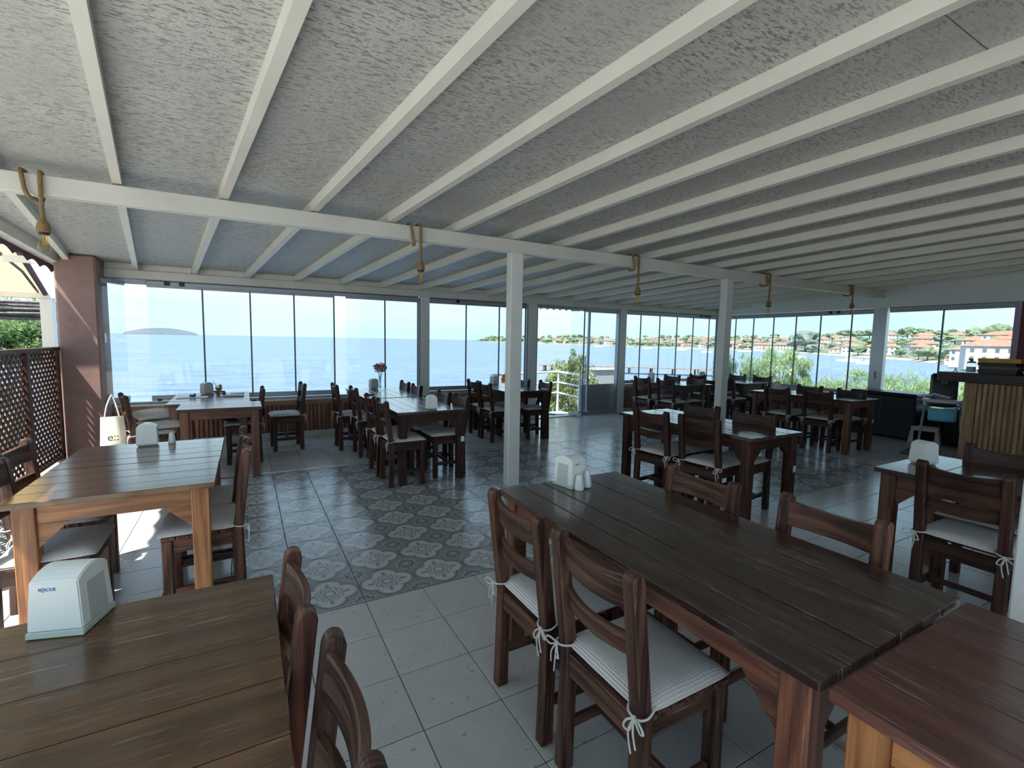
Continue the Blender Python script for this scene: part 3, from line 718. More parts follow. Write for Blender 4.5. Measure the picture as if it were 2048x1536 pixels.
# ================================================================== CHAIRS
HC = .872
def chair_proto(mt):
    t = thing('dining_chair', '', 'chair', (0, 0, 0)); W = M[mt]
    hy = .172
    # rear posts: straight leg, then leaning back; rounded head
    prof = [(-.195, 0), (-.145, 0), (-.138, .42), (-.150, .50), (-.192, HC-.022), (-.200, HC-.006), (-.214, HC), (-.230, HC-.006), (-.238, HC-.022), (-.196, .50), (-.184, .42)]
    pm = mesh('rear_post', prism(prof, -.0235, .0235, 'y', .004), W, 'z')
    for s in (-1, 1): link('rear_post', pm, t, (0, s*hy, 0))
    lm = mesh('front_leg', box(-.023, .023, -.023, .023, 0, .432, .004), W, 'z')
    for s in (-1, 1): link('front_leg', lm, t, (.150, s*hy, 0))
    def rail(name, z0, z1, xo, sag, bow=.028, th=.020):
        b = bmesh.new(); n = 12; ring = []
        for i in range(n+1):
            f = i/n*2-1; y = f*(hy-.020); k = 1-f*f; x = xo-bow*k
            zt = z1-sag*k*0.6; zb = z0-sag*k*.15
            lean = lambda z: x-(z-z0)*.12
            ring.append([b.verts.new((lean(zb)-th/2, y, zb)), b.verts.new((lean(zb)+th/2, y, zb)), b.verts.new((lean(zt)+th/2, y, zt)), b.verts.new((lean(zt)-th/2, y, zt))])
        for p, q in zip(ring, ring[1:]):
            for k in range(4): b.faces.new((p[k], p[(k+1) % 4], q[(k+1) % 4], q[k]))
        b.faces.new(ring[0][::-1]); b.faces.new(ring[-1])
        bmesh.ops.recalc_face_normals(b, faces=b.faces[:])
        bmesh.ops.bevel(b, geom=[e for e in b.edges if len(e.link_faces) == 2 and e.calc_face_angle() > .8], offset=.003, segments=1, affect='EDGES')
        ob(name, b, W, t, 'y')
    rail('top_rail', .745, .845, -.193, .022)
    rail('back_rail', .605, .675, -.176, .012)
    ob('rear_apron', box(-.178, -.152, -hy+.024, hy-.024, .352, .430, .003), W, t, 'y')
    ob('front_apron', box(.140, .162, -hy+.024, hy-.024, .362, .430, .003), W, t, 'y')
    am = mesh('side_apron', box(-.138, .126, -.011, .011, .362, .430, .003), W, 'x')
    for s in (-1, 1): link('side_apron', am, t, (0, s*hy, 0))
    for k in range(5):
        a = -.136+k*.0625
        ob('seat_slat', box(a, a+.060, -hy-.028, hy+.028, .4325, .452, .003), W, t, 'y')
    sm = mesh('side_stretcher', box(-.144, .126, -.010, .010, .135, .172, .003), W, 'x')
    for s in (-1, 1): link('side_stretcher', sm, t, (0, s*hy, 0))
    ob('cross_stretcher', box(-.02, .0, -hy+.011, hy-.011, .140, .170, .003), W, t, 'y')
    # cushion
    b = bmesh.new(); n = 14; hx_, hy_ = .186, .196; top = []; bot = []
    for i in range(n+1):
        rt = []; rb = []
        for j in range(n+1):
            u = i/n*2-1; v = j/n*2-1
            k = (max(0, 1-abs(u)**5)*max(0, 1-abs(v)**5))**.5
            pin = 1-.04*(1-u*u)*0-.03*(abs(u)**6)*(abs(v)**6)
            x = u*hx_*pin+.012; y = v*hy_*pin
            if u < -.6: y *= 1-.05*(-.6-u)
            h = .030*k+.0012*sin(7*u+3*v)
            rt.append(b.verts.new((x, y, .458+h))); rb.append(b.verts.new((x, y, .4545-(0.0))) )
        top.append(rt); bot.append(rb)
    for i in range(n):
        for j in range(n):
            b.faces.new((top[i][j], top[i+1][j], top[i+1][j+1], top[i][j+1])); b.faces.new((bot[i][j+1], bot[i+1][j+1], bot[i+1][j], bot[i][j]))
        b.faces.new((top[i+1][0], top[i][0], bot[i][0], bot[i+1][0])); b.faces.new((top[i][n], top[i+1][n], bot[i+1][n], bot[i][n]))
        b.faces.new((top[0][i], top[0][i+1], bot[0][i+1], bot[0][i])); b.faces.new((top[n][i+1], top[n][i], bot[n][i], bot[n][i+1]))
    cu = ob('seat_cushion', b, M['ticking'], t, 'y', smooth=True)
    for s in (-1, 1):
        px, py = -.168, s*hy
        b = bmesh.new()
        tube(spline([(px+.035, py-s*.032, .470), (px-.005, py-s*.034, .466), (px-.034, py-s*.012, .462), (px-.034, py+s*.022, .458), (px-.005, py+s*.034, .458), (px+.035, py+s*.024, .470)], 4), .0035, 5, b)
        k = Vector((px-.036, py+s*.012, .458))
        tube(spline([k, k+Vector((-.012, s*.03, .010)), k+Vector((-.014, s*.050, -.006)), k+Vector((-.008, s*.030, -.018)), k], 4), .0032, 5, b)
        tube(spline([k, k+Vector((-.012, -s*.018, -.014)), k+Vector((-.012, -s*.026, -.038)), k+Vector((-.010, -s*.006, -.036)), k], 4), .0032, 5, b)
        tube(spline([k, k+Vector((-.014, s*.012, -.03)), k+Vector((-.010, s*.020, -.075))], 4), .0028, 5, b)
        tube(spline([k, k+Vector((-.012, -s*.008, -.04)), k+Vector((-.009, s*.002, -.10))], 4), .0028, 5, b)
        sphere(tuple(k), .007, 6, 5, b)
        ob('tie', b, M['cushion_w'], cu)
    return t
protos = {'wood_chair': chair_proto('wood_chair'), 'wood_chair_r': chair_proto('wood_chair_r'), 'wood_dark': chair_proto('wood_dark')}
index_kids(); used = set()
def chair(label, bx, y, face, group, rz=0, mt='wood_dark', cushion=True):
    """bx = plan x of the top of the back; face = +1 looks to +x, -1 looks to -x"""
    p = protos[mt]
    c = p if mt not in used else copytree(p)
    used.add(mt)
    c.location = (bx+face*.214*cos(rz), y+face*.214*sin(rz), 0); c.rotation_euler = (0, 0, (0 if face > 0 else pi)+rz)
    c['label'] = label; c['group'] = group; return c
gB = 'chairs around the long dark table'; 
chair('reddish edged chair with white cushion, left side of the long dark table, farther one', .883, 1.53, 1, gB, 0, 'wood_chair_r')
chair('dark chair with striped cushion, left side of the long dark table, nearest to the viewer', .89, 1.07, 1, gB, 0, 'wood_chair')
chair('wavy grained chair on the right side of the long dark table, farther one', 1.885, 1.487, -1, gB, 0, 'wood_chair_r')
chair('brown chair on the right side of the long dark table, nearer one', 1.955, .945, -1, gB, 0, 'wood_chair_r')
gD = 'chairs along the near left corner table'
chair('worn wooden chair at the near left table, the farther of its two', .103, 1.287, -1, gD, 0, 'wood_chair_r')
chair('weathered grained chair at the near left table, lowest in the picture', .143, .82, -1, gD, 0, 'wood_chair')
gL = 'chairs around the table beside the lattice screen'
chair('reddish chair with striped cushion right of the lattice side table, nearer one', -.012, 3.07, -1, gL, 0, 'wood_chair_r')
chair('dark chair right of the lattice side table, farther one', -.03, 3.48, -1, gL, 0, 'wood_chair')
chair('chair with striped cushion between lattice screen and left table, nearer one', -1.04, 2.99, 1, gL, 0, 'wood_chair')
chair('dark chair beside the lattice screen, farther one', -1.12, 3.52, 1, gL, R(-3), 'wood_chair')
gQ = 'chairs around the pillar window table'
q1 = chair('chair beside the pillar with tote bag hanging and white pads stacked', -1.09, 6.08, 1, gQ, R(16), 'wood_chair')
q2 = chair('dark chair with white cushion standing alone right of the drink table', .66, 6.92, -1, gQ, R(3), 'wood_dark')
q3 = chair('dark chair holding the black bag behind the small side table', .17, 6.42, -1, gQ, R(0), 'wood_dark')
gM = 'chairs around the middle table with the dispenser'
chair('dark chair left of the middle table, nearer the viewer', 1.185, 4.78, 1, gM)
chair('dark chair left of the middle table, second from the front', 1.17, 5.22, 1, gM)
chair('dark chair right of the middle table, nearer the viewer', 2.10, 4.90, -1, gM)
chair('dark chair right of the middle table, farther one', 2.06, 5.33, -1, gM)
gN = 'chairs around the flower vase table'
chair('dark chair left of the vase table, nearer one', 1.17, 6.14, 1, gN)
chair('dark chair left of the vase table, beside the window', 1.02, 6.62, 1, gN)
chair('dark chair right of the vase table, nearer one', 2.01, 6.20, -1, gN)
chair('dark chair right of the vase table, beside the window', 2.01, 6.74, -1, gN)
gO = 'chairs around the table beside the door'
chair('dark chair left of the door table, nearer one', 3.04, 6.22, 1, gO)
chair('dark chair left of the door table, farther one', 3.06, 6.68, 1, gO)
chair('dark chair right of the door table, facing it with grey cushion', 4.06, 6.16, -1, gO, R(-6))
chair('dark chair right of the door table, mostly behind the white post', 3.95, 6.66, -1, gO)
gR = 'chairs around the slatted table'
chair('dark chair left of the slatted table, farther one', 3.26, 3.17, 1, gR, R(6))
chair('dark chair left of the slatted table, nearer one with white cushion', 3.33, 2.69, 1, gR, R(6))
chair('dark chair right of the slatted table, farther one', 4.05, 3.24, -1, gR, R(5))
chair('dark chair right of the slatted table, nearer one', 4.10, 2.70, -1, gR, R(6))
gG = 'chairs around the table by the black cabinet'
chair('dark chair left of the cabinet side table, farther one', 6.92, 4.23, 1, gG)
chair('dark chair left of the cabinet side table, nearer one', 7.0, 3.69, 1, gG, R(6))
chair('dark chair right of the cabinet side table, farther one', 7.76, 4.21, -1, gG)
chair('dark chair right of the cabinet side table, beside the cabinet', 7.73, 3.60, -1, gG)
gH = 'chairs around the first far window table'
chair('dark chair left of the table right of the door, farther one', 6.39, 6.47, 1, gH)
chair('dark chair left of the table right of the door, nearer one', 6.38, 5.90, 1, gH)
chair('dark chair right of the table right of the door, farther one', 7.36, 6.63, -1, gH)
chair('dark chair right of the table right of the door, nearer one', 7.23, 5.95, -1, gH)
gJ = 'chairs around the far corner table'
chair('dark chair left of the far corner table, farther one', 8.06, 6.60, 1, gJ)
chair('dark chair left of the far corner table, behind the second white post', 7.93, 5.86, 1, gJ)
chair('dark chair right of the far corner table, farther one', 9.08, 6.42, -1, gJ)
chair('dark chair right of the far corner table, nearer one', 9.14, 5.90, -1, gJ)
gF = 'chairs around the table by the right white post'
chair('dark chair with grey cushion beside the right white post', 3.23, .955, 1, gF)
chair('dark chair at the ribbed counter, behind the right hand table', 4.13, 1.03, -1, gF)

# ================================================================== TABLE THINGS
def dispenser_proto():
    t = thing('napkin_dispenser', '', 'dispenser')
    # body: wide faces along y, arched top, tapering upwards; narrow slotted ends
    def shell(hx0, hy0, z0, hx1, hy1, z1, arch, mt, name, n=8):
        b = bmesh.new(); low = []; up = []
        # arch over the short (x) axis as an outline in x-z, lofted in y with taper
        rows = []
        for s in (-1, 1):
            row = [b.verts.new((-hx0, s*hy0, z0))]
            for i in range(n+1):
                f = i/n*2-1; x = f*hx1; z = z1+arch*(1-f*f); row.append(b.verts.new((x, s*hy1, z)))
            row.append(b.verts.new((hx0, s*hy0, z0))); rows.append(row)
        a, c = rows; m_ = len(a)
        b.faces.new(a); b.faces.new(c[::-1])
        for i in range(m_): b.faces.new((a[i], c[i], c[(i+1) % m_], a[(i+1) % m_]))
        bmesh.ops.recalc_face_normals(b, faces=b.faces[:])
        bmesh.ops.bevel(b, geom=[e for e in b.edges if e.calc_face_angle(0) > .8], offset=.003, segments=2, affect='EDGES')
        return ob(name, b, mt, t)
    return t, shell
def dispenser(x, y, z, rz, label, group='napkin dispensers on the tables', mt='plastic', style='house'):
    t, shell = dispenser_proto(); t['label'] = label; t['group'] = group
    t.location = (x, y, z+.0012); t.rotation_euler = (0, 0, rz)
    if style == 'house':
        shell(.062, .058, .016, .058, .050, .136, .020, M[mt], 'cover')
        ob('base', prism([(-.066, 0), (.066, 0), (.064, .0155), (-.064, .0155)], -.060, .060, 'y', .002), M['plastic2'], t)
        for s in (-1, 1):
            b = prism([(-.036, .022), (.036, .022), (.034, .118), (-.034, .118)], -.0012, .0012, 'y')
            ob('side_window', b, M['plasticw'], t, loc=(0, s*.0600, 0), rot=(R(3.8)*s, 0, 0))
    else:
        shell(.058, .050, .010, .053, .044, .125, .020, M[mt], 'cover')
        ob('base', box(-.050, .050, -.042, .042, 0, .0095, .002), M['plastic2'], t)
    return t
def printed(t, x, y, z, rx_, size, mt, rz=-pi/2):
    q = link('printed_mark', textmesh('F  CUS', size, M[mt]), t, (x, y, z)); q.rotation_euler = Euler((pi/2-R(2.), 0, rz)); return q
dn = dispenser(-.398, 1.530, .75, R(73), 'large white napkin dispenser with blue print, nearest to the viewer')
def logo(t, mt, sc=1.):
    q = link('printed_mark', textmesh('F', .0105*sc, M[mt]), t, (-.0594, .0155+.0125*sc, .118)); q.rotation_euler = Euler((pi/2-R(2.), 0, -pi/2))
    q = link('printed_mark', textmesh('CUS', .0105*sc, M[mt]), t, (-.0594, .0155-.0105*sc, .118)); q.rotation_euler = Euler((pi/2-R(2.), 0, -pi/2))
    b = bmesh.new(); ring = [(.0046*sc*cos(2*pi*i/16), 0, .0046*sc*sin(2*pi*i/16)) for i in range(16)]
    tube(ring, .0006*sc, 5, b, True); sphere((0, 0, 0), (.0018*sc, .0006, .0018*sc), 8, 6, b)
    o = ob('print_ring', b, M[mt], t, loc=(-.0593, .0155+.0052*sc, .118), rot=(R(0), 0, -pi/2)); return q
logo(dn, 'bluelogo')
db = dispenser(1.432, 1.925, .75, R(101), 'white napkin dispenser at the far end of the long dark table')
logo(db, 'blackprint', .9)
dispenser(-.577, 3.86, .75, R(3), 'white arched napkin dispenser on the lattice side table', style='round')
dispenser(1.69, 4.72, .75, R(-12), 'white napkin dispenser on the near edge of the middle table', style='round')
dispenser(1.615, 6.98, .75, R(10), 'pale napkin dispenser behind the flower vase', style='round', mt='plasticw')
dispenser(3.60, 7.02, .75, R(15), 'grey napkin dispenser on the table beside the door', style='round', mt='tray')
dispenser(-.43, 6.98, .75, R(35), 'tall grey napkin dispenser beside the orange drink', style='round', mt='plasticw')
dispenser(3.745, 1.305, .75, R(-20), 'cream napkin dispenser on the table by the right white post', style='round')
dispenser(7.12, 6.95, .75, R(20), 'white napkin dispenser on the table right of the door', style='round')
dispenser(8.55, 6.88, .75, R(20), 'pale napkin dispenser on the far corner table', style='round', mt='plasticw')
dispenser(7.56, 4.62, .75, R(30), 'grey napkin dispenser on the table near the black cabinet', style='round', mt='tray')
def shaker(x, y, z, label, hh=.075, r=.024, tall=False):
    prof = [(r*.96, 0), (r, .004), (r*.97, hh*.25), (r*.80, hh*.7), (r*.68, hh*.93), (r*.60, hh*.99), (.004, hh)] if not tall else [(r*.8, 0), (r*.95, .006), (r*.98, hh*.2), (r*.85, hh*.5), (r*.62, hh*.75), (r*.5, hh*.92), (r*.3, hh*.99), (.002, hh)]
    o = ob('salt_shaker', lathe(prof, 20), M['ceramic'], smooth=True, loc=(x, y, z+.001))
    tag(o, label, 'shaker', 'salt and pepper shakers'); o.data.polygons[0].use_smooth = True; return o
shaker(1.423, 1.835, .75, 'squat white ceramic salt shaker in front of the long table dispenser')
shaker(1.482, 1.848, .75, 'slim white ceramic pepper shaker right of the squat one', .088, .023, True)
shaker(-.447, 3.862, .75, 'small white shaker right of the lattice table dispenser', .07, .022)

# cocktail glass -------------------------------------------------------------
gx, gy, gz = -.305, 7.02, .7495
gl = thing('cocktail_glass', 'stemmed glass of orange drink with a black straw', 'glass', (gx, gy, gz))
ob('bowl', lathe([(.030, 0), (.030, .003), (.005, .006), (.004, .022), (.030, .035), (.042, .060), (.040, .085), (.034, .105), (.0325, .105), (.038, .085), (.040, .060), (.028, .038), (.002, .028)], 20), M['glass_thin'], gl, smooth=True)
ob('drink', lathe([(.002, .029), (.027, .0385), (.0385, .060), (.0375, .078), (.001, .078)], 20), M['juice'], gl, smooth=True)
ob('straw', tube([(-.002, 0, .04), (-.06, 0, .165)], .003, 6), M['black'], gl)
ob('fruit_slice', lathe([(.001, 0), (.020, 0), (.021, .003), (.020, .006), (.001, .006)], 14), M['leafp'], gl, loc=(.018, 0, .09), rot=(1.1, .3, 0))
nb = thing('notebook', 'dark blue notebook lying on the drink table', 'notebook', (-.13, 6.62, .7495), R(-3))
ob('cover', box(-.10, .10, -.07, .07, .016, .020, .001), M['navy'], nb); ob('pages', box(-.097, .097, -.067, .067, .0031, .0159), M['stickerw'], nb); ob('back_cover', box(-.10, .10, -.07, .07, 0, .003, .001), M['navy'], nb)
ph = thing('phone', 'black phone lying behind the dark blue notebook', 'phone', (-.10, 6.90, .7495), R(8))
ob('body', box(-.075, .075, -.036, .036, 0, .008, .003), M['black'], ph); ob('screen', box(-.07, .07, -.032, .032, .0081, .0086), M['navy'], ph)
sg = thing('sunglasses', 'folded sunglasses between the drink and the notebook', 'glasses', (-.27, 6.72, .7495), R(15))
for s in (-1, 1):
    ob('lens', lathe([(.001, 0), (.022, 0), (.023, .002), (.022, .003), (.001, .003)], 14), M['alu_d'], sg, loc=(s*.032, 0, .022), rot=(pi/2-.2, 0, 0))
    ob('temple', tube([(s*.055, 0, .030), (s*.056, .05, .022), (s*.05, .11, .004)], .002, 5), M['steel'], sg)
ob('bridge', tube([(-.011, 0, .028), (0, 0, .032), (.011, 0, .028)], .002, 5), M['steel'], sg)
pch = thing('pouch', 'small black pouch lying behind the orange drink', 'pouch', (-.32, 7.09, .7495))
ob('body', sphere((0, 0, .013), (.09, .03, .013), 14, 8), M['blackbag'], pch, smooth=True)
ob('zip', box(-.07, .07, -.030, -.026, .012, .016, .001), M['steel'], pch)
pmt = tag(ob('placemat', box(-.15, .15, -.10, .10, 0, .003, .001), M['stickerw'], loc=(-.55, 6.62, .7495), rot=(0, 0, R(-3))), 'white paper placemat on the left end of the drink table', 'placemat')
b = bmesh.new(); sphere((0, 0, .014), (.035, .022, .014), 10, 6, b); sphere((.02, .005, .028), (.016, .014, .014), 8, 6, b); sphere((-.018, 0, .022), (.014, .012, .012), 8, 6, b)
tag(ob('cloth_lump', b, plain('dusty blue cloth', (.04, .14, .28), .8), loc=(-.55, 6.62, .753)), 'crumpled dusty blue cloth on the white placemat', 'cloth')
# vase of flowers ----------------------------------------------------------------
vx, vy = 1.645, 6.72
va = thing('flower_vase', 'slim glass vase holding one round bunch of pink flowers', 'vase', (vx, vy, .7508))
ob('vase_body', lathe([(.045, 0), (.046, .006), (.020, .012), (.017, .04), (.018, .12), (.028, .19), (.030, .195), (.0255, .19), (.0155, .12), (.014, .04), (.002, .02)], 18), M['glass_thin'], va, smooth=True)
b = bmesh.new(); r3 = random.Random(5)
for k in range(7): tube([(r3.uniform(-.008, .008), r3.uniform(-.008, .008), .03), (r3.uniform(-.012, .012), r3.uniform(-.01, .01), .19), (r3.uniform(-.05, .05), r3.uniform(-.04, .04), .28)], .0022, 5, b)
ob('stems', b, M['stem'], va)
def blossom(seed):
    r4 = random.Random(seed); b = bmesh.new()
    for k in range(46):
        d = Vector((r4.gauss(0, 1), r4.gauss(0, 1), r4.gauss(0, 1))).normalized(); p = d*.028; a = d.orthogonal().normalized(); c = d.cross(a)
        s = .015; q = [p+a*s*.2, p+d*.004+c*s*.7+a*s, p+d*.012+a*s*1.3, p+d*.004-c*s*.7+a*s]
        b.faces.new([b.verts.new(v) for v in q])
    return b
fm = [mesh('blossom', blossom(k), M['leafp']) for k in range(3)]
for k in range(16):
    d = Vector((r3.gauss(0, 1), r3.gauss(0, 1), r3.gauss(0, .8))).normalized()
    link('blossom', fm[k % 3], va, (d.x*.058, d.y*.052, .312+d.z*.045), (r3.random()*6, r3.random()*6, 0))
lf = bmesh.new()
for k in range(8):
    a = r3.random()*2*pi; p = Vector((cos(a)*.07, sin(a)*.06, .265)); q = Vector((-sin(a), cos(a), 0))*.012
    lf.faces.new([lf.verts.new(v) for v in (p*.6+Vector((0, 0, .1)), p+q, p*1.25+Vector((0, 0, -.01)), p-q)])
ob('leaves', lf, M['stem'], va)
wl = thing('folded_phone_case', 'dark blue phone case on the left edge of the vase table', 'phone case', (1.37, 6.18, .7508), R(20))
ob('case', box(-.06, .06, -.035, .035, 0, .012, .003), M['navy'], wl); ob('clasp', box(.055, .072, -.01, .01, .004, .010, .001), M['steel'], wl)

# bags -------------------------------------------------------------------------
tb_ = thing('tote_bag', 'white cloth tote bag with black print hanging from the chair by the pillar', 'bag', (-1.165, 5.98, .36), R(10))
b = bmesh.new(); n = 10; f_a = []; f_b = []
for i in range(n+1):
    ra = []; rb = []
    for j in range(n+1):
        u = i/n*2-1; v = j/n; wd = .105-.015*v; d = .05*(1-u*u)*(1-v*.75)+.004
        ra.append(b.verts.new((u*wd, -d+.006*sin(5*u+4*v), v*.30))); rb.append(b.verts.new((u*wd, d*.5, v*.30)))
    f_a.append(ra); f_b.append(rb)
for i in range(n):
    for j in range(n):
        b.faces.new((f_a[i][j], f_a[i+1][j], f_a[i+1][j+1], f_a[i][j+1])); b.faces.new((f_b[i][j+1], f_b[i+1][j+1], f_b[i+1][j], f_b[i][j]))
    b.faces.new((f_a[i+1][0], f_a[i][0], f_b[i][0], f_b[i+1][0])); b.faces.new((f_a[0][i+1], f_a[0][i], f_b[0][i], f_b[0][i+1])[::-1]); b.faces.new((f_a[n][i], f_a[n][i+1], f_b[n][i+1], f_b[n][i])[::-1])
M['tote'] = plain('cream white cotton', (.86, .82, .70), .9, var=.05, vs=30, bump=.1)
ob('bag_body', b, M['tote'], tb_, smooth=True)
for dy in (-.004, .012):
    ob('strap', tube(spline([(-.06, dy, .29), (-.04, dy+.01, .40), (-.004, dy+.03, .50), (.010, dy+.03, .498), (.035, dy+.01, .40), (.055, dy, .29)], 5), .006, 5), M['tote'], tb_)
q = link('printed_mark', textmesh('e::', .10, M['blackprint']), tb_, (.0, -.064, .10)); q.rotation_euler = (pi/2-.08, 0, 0)
def pad(x, y, z, rz, label, hx=.19, hy=.17, hz=.05):
    b = bmesh.new(); n = 10; T_, B_ = [], []
    for i in range(n+1):
        t1, b1 = [], []
        for j in range(n+1):
            u = i/n*2-1; v = j/n*2-1; k = (max(0, 1-abs(u)**6)*max(0, 1-abs(v)**6))**.5
            t1.append(b.verts.new((u*hx, v*hy, hz+hz*.85*k*(1+.12*sin(3*u+2*v))))); b1.append(b.verts.new((u*hx, v*hy, hz-hz*.95*k)))
        T_.append(t1); B_.append(b1)
    for i in range(n):
        for j in range(n):
            b.faces.new((T_[i][j], T_[i+1][j], T_[i+1][j+1], T_[i][j+1])); b.faces.new((B_[i][j+1], B_[i+1][j+1], B_[i+1][j], B_[i][j]))
        b.faces.new((T_[i+1][0], T_[i][0], B_[i][0], B_[i+1][0])); b.faces.new((T_[i][n], T_[i+1][n], B_[i+1][n], B_[i][n]))
        b.faces.new((T_[0][i], T_[0][i+1], B_[0][i+1], B_[0][i])); b.faces.new((T_[n][i+1], T_[n][i], B_[n][i], B_[n][i+1]))
    o = ob('cushion', b, M['cushion_w'], smooth=True, loc=(x, y, z), rot=(0, 0, rz)); return tag(o, label, 'cushion', 'loose white pads on the pillar chair')
pad(-.80, 6.16, .489, R(14), 'lower white seat pad stacked on the chair by the pillar')
pad(-.87, 6.20, .585, R(20), 'upper folded white seat pad stacked on the chair by the pillar', .17, .15, .05)
sc_ = thing('black_bag', 'bulky black bag sitting on the chair behind the small side table', 'bag', (-.10, 6.44, .49))
b = bmesh.new(); bmesh.ops.create_cube(b, size=1)
bmesh.ops.subdivide_edges(b, edges=b.edges[:], cuts=6, use_grid_fill=True)
for v in b.verts:
    p = v.co*2; k = (abs(p.x)**5+abs(p.y)**5+abs(p.z)**5)**.2; p = p/k
    q = Vector((p.x*.21, p.y*.15, .108+p.z*.106)); q += Vector((0, 0, 0)) if p.z < -.9 else Vector(noise.noise_vector(q*9))*.012
    v.co = q
ob('bag_body', b, M['blackbag'], sc_, smooth=True)
ob('front_pocket', box(-.15, .15, -.165, -.150, .03, .14, .012), M['blackbag'], sc_)
ob('zip_pull', box(-.05, -.03, -.160, -.153,   .178, .186, .001), M['steel'], sc_)
ob('zip_pull', box(.06, .08, -.168, -.1655, .10, .108, .001), M['steel'], sc_)
ob('strap', tube(spline([(.13, 0, .19), (.19, .02, .21), (.26, .04, .14), (.28, .10, .05), (.24, .13, .02)], 5), .012, 6), M['blackbag'], sc_)

# ================================================================== LAMPS
def lamp(x, drop, label, left=True, yb=4.13):
    t = thing('rope_pendant_lamp', label, 'lamp', (x, yb-.022, 2.40), 0, 'rope lamps along the long beam')
    zt = .075; b = bmesh.new()
    s = -1
    # hanging strand over the beam
    tube(spline([(0, 0, -drop), (0, -.004, -.10), (0, -.003, .0), (0, .0, .052), (-.004, .016, zt-.004), (-.008, .055, zt), (-.012, .10, zt-.004), (-.018, .126, .05), (-.022, .128, -.04), (-.03, .12, -.085), (-.04, .05, -.092), (-.06, .0, -.090)], 5), .0125, 8, b)
    tube(spline([(-.055, -.003, -.092), (-.070, -.008, -.06), (-.078, -.008, 0), (-.086, .0, .05), (-.09, .016, zt-.004), (-.09, .055, zt), (-.09, .10, zt-.004), (-.088, .126, .03)], 5), .0125, 8, b)
    r_o = ob('rope', b, M['rope'], t, smooth=True)
    so = ob('socket', lathe([(.012, .085), (.016, .075), (.030, .055), (.035, .030), (.034, .008), (.036, 0)][::-1], 16), M['rope'], t, smooth=True, loc=(0, 0, -drop-.075))
    ob('collar', lathe([(.026, -.014), (.028, -.012), (.028, -.0005), (.02, 0)], 16), M['brass'], so)
    bu = ob('bulb', lathe([(.016, -.0145), (.018, -.03), (.024, -.06), (.031, -.085), (.032, -.10), (.026, -.115), (.012, -.123), (.001, -.125)], 18), M['amber'], t, smooth=True, loc=(0, 0, -drop-.075))
    fb = bmesh.new()
    for k in range(4):
        a = k*pi/2; tube([(.004*cos(a), .004*sin(a), -.03), (.011*cos(a), .011*sin(a), -.08)], .0016, 5, fb)
    tube([(0, 0, -.015), (0, 0, -.05)], .004, 6, fb)
    ob('filament', fb, M['yellow'], bu)
    return t
lamp(-1.082, .225, 'rope pendant lamp hanging at the far left end of the beam')
lamp(1.366, .245, 'rope pendant lamp left of the nearest white post')
lamp(3.93, .29, 'rope pendant lamp midway between the two beam posts')
lamp(6.39, .30, 'rope pendant lamp right of the second beam post')
lamp(8.59, .21, 'rope pendant lamp at the right end of the beam near the side wall')

# ================================================================== RIGHT CORNER
ct = thing('bar_counter', 'tan ribbed bar counter with thick dark top at the right edge', 'counter', (8.9, 1.2, 0))
def cto(name, bm, mt, grain='z', par=None):
    me = mesh(name, bm, mt, grain); me.transform(Matrix.Translation((-8.9, -1.2, 0))); return link(name, me, par or ct)
cto('carcass', box(8.62, 9.1, -.8, 2.605, 0, 1.03), M['wood_rib'])
cto('corner_board', box(8.590, 8.6195, 2.50, 2.61, 0, 1.03, .002), M['wood_rib'])
cto('end_panel', box(8.59, 9.1, 2.606, 2.628, 0, 1.03, .002), M['wood_rib'])
rm = mesh('rib', box(-.014, .014, -.020, .020, 0, 1.028, .008), M['wood_rib'], 'z')
for k in range(58): link('rib', rm, ct, (8.604-8.9, 2.468-k*.0545-1.2, 0))
cto('counter_top', box(8.50, 9.16, -.85, 2.90, 1.031, 1.16, .008), M['wood_counter'], 'y')
def gamebox(y0, y1, z, hh, x0, x1, mt, label, rz=0):
    o = thing('flat_box', label, 'box', ((x0+x1)/2, (y0+y1)/2, z), rz, 'flat boxes stacked on the bar counter'); hx = (x1-x0)/2; hy = (y1-y0)/2
    ob('lid', box(-hx, hx, -hy, hy, hh*.35, hh-.001, .002), M[mt], o); ob('tray', box(-hx+.004, hx-.004, -hy+.004, hy-.004, 0, hh*.35-.0005, .001), M[mt], o); return o
gamebox(2.13, 2.50, 1.161, .058, 8.56, 8.84, 'boxdark', 'lowest dark box of the stack on the bar counter')
gamebox(2.12, 2.50, 1.2195, .042, 8.56, 8.85, 'boxmulti', 'brown printed box, second from the bottom on the bar counter', R(1))
gamebox(2.14, 2.51, 1.262, .045, 8.56, 8.83, 'boxdark', 'dark navy box below the yellow one on the bar counter', R(-1))
gamebox(2.10, 2.51, 1.3075, .055, 8.56, 8.86, 'yellow', 'mustard yellow box topping the stack on the bar counter')
js = thing('glass_jar', 'clear jar with grey tap lid left of the stacked boxes', 'jar', (8.66, 2.60, 1.1605))
ob('jar_body', lathe([(.045, 0), (.052, .006), (.052, .115), (.045, .13), (.044, .13), (.050, .115), (.050, .008), (.002, .006)], 18), M['glass_thin'], js, smooth=True)
ob('lid', lathe([(.047, .131), (.047, .15), (.02, .155), (.016, .19), (.001, .192)], 16), M['steel'], js, smooth=True)
ob('spout', tube([(0, 0, .18), (-.05, .01, .19), (-.055, .01, .17)], .008, 6), M['steel'], js)
ob('contents', lathe([(.002, .009), (.048, .010), (.048, .08), (.002, .082)], 16), M['tray'], js)
tag(ob('tent_sign', prism([(-.024, 0), (0, .055), (.024, 0), (.016, 0), (0, .036), (-.016, 0)], -.006, .006, 'x', .001), M['wood_red'], loc=(8.60, 2.74, 1.1605)), 'tiny brown tent shaped stand on the bar counter corner', 'stand')
bw = thing('white_bowl', 'white bowl at the right edge on the bar counter', 'bowl', (8.62, 2.03, 1.1605))
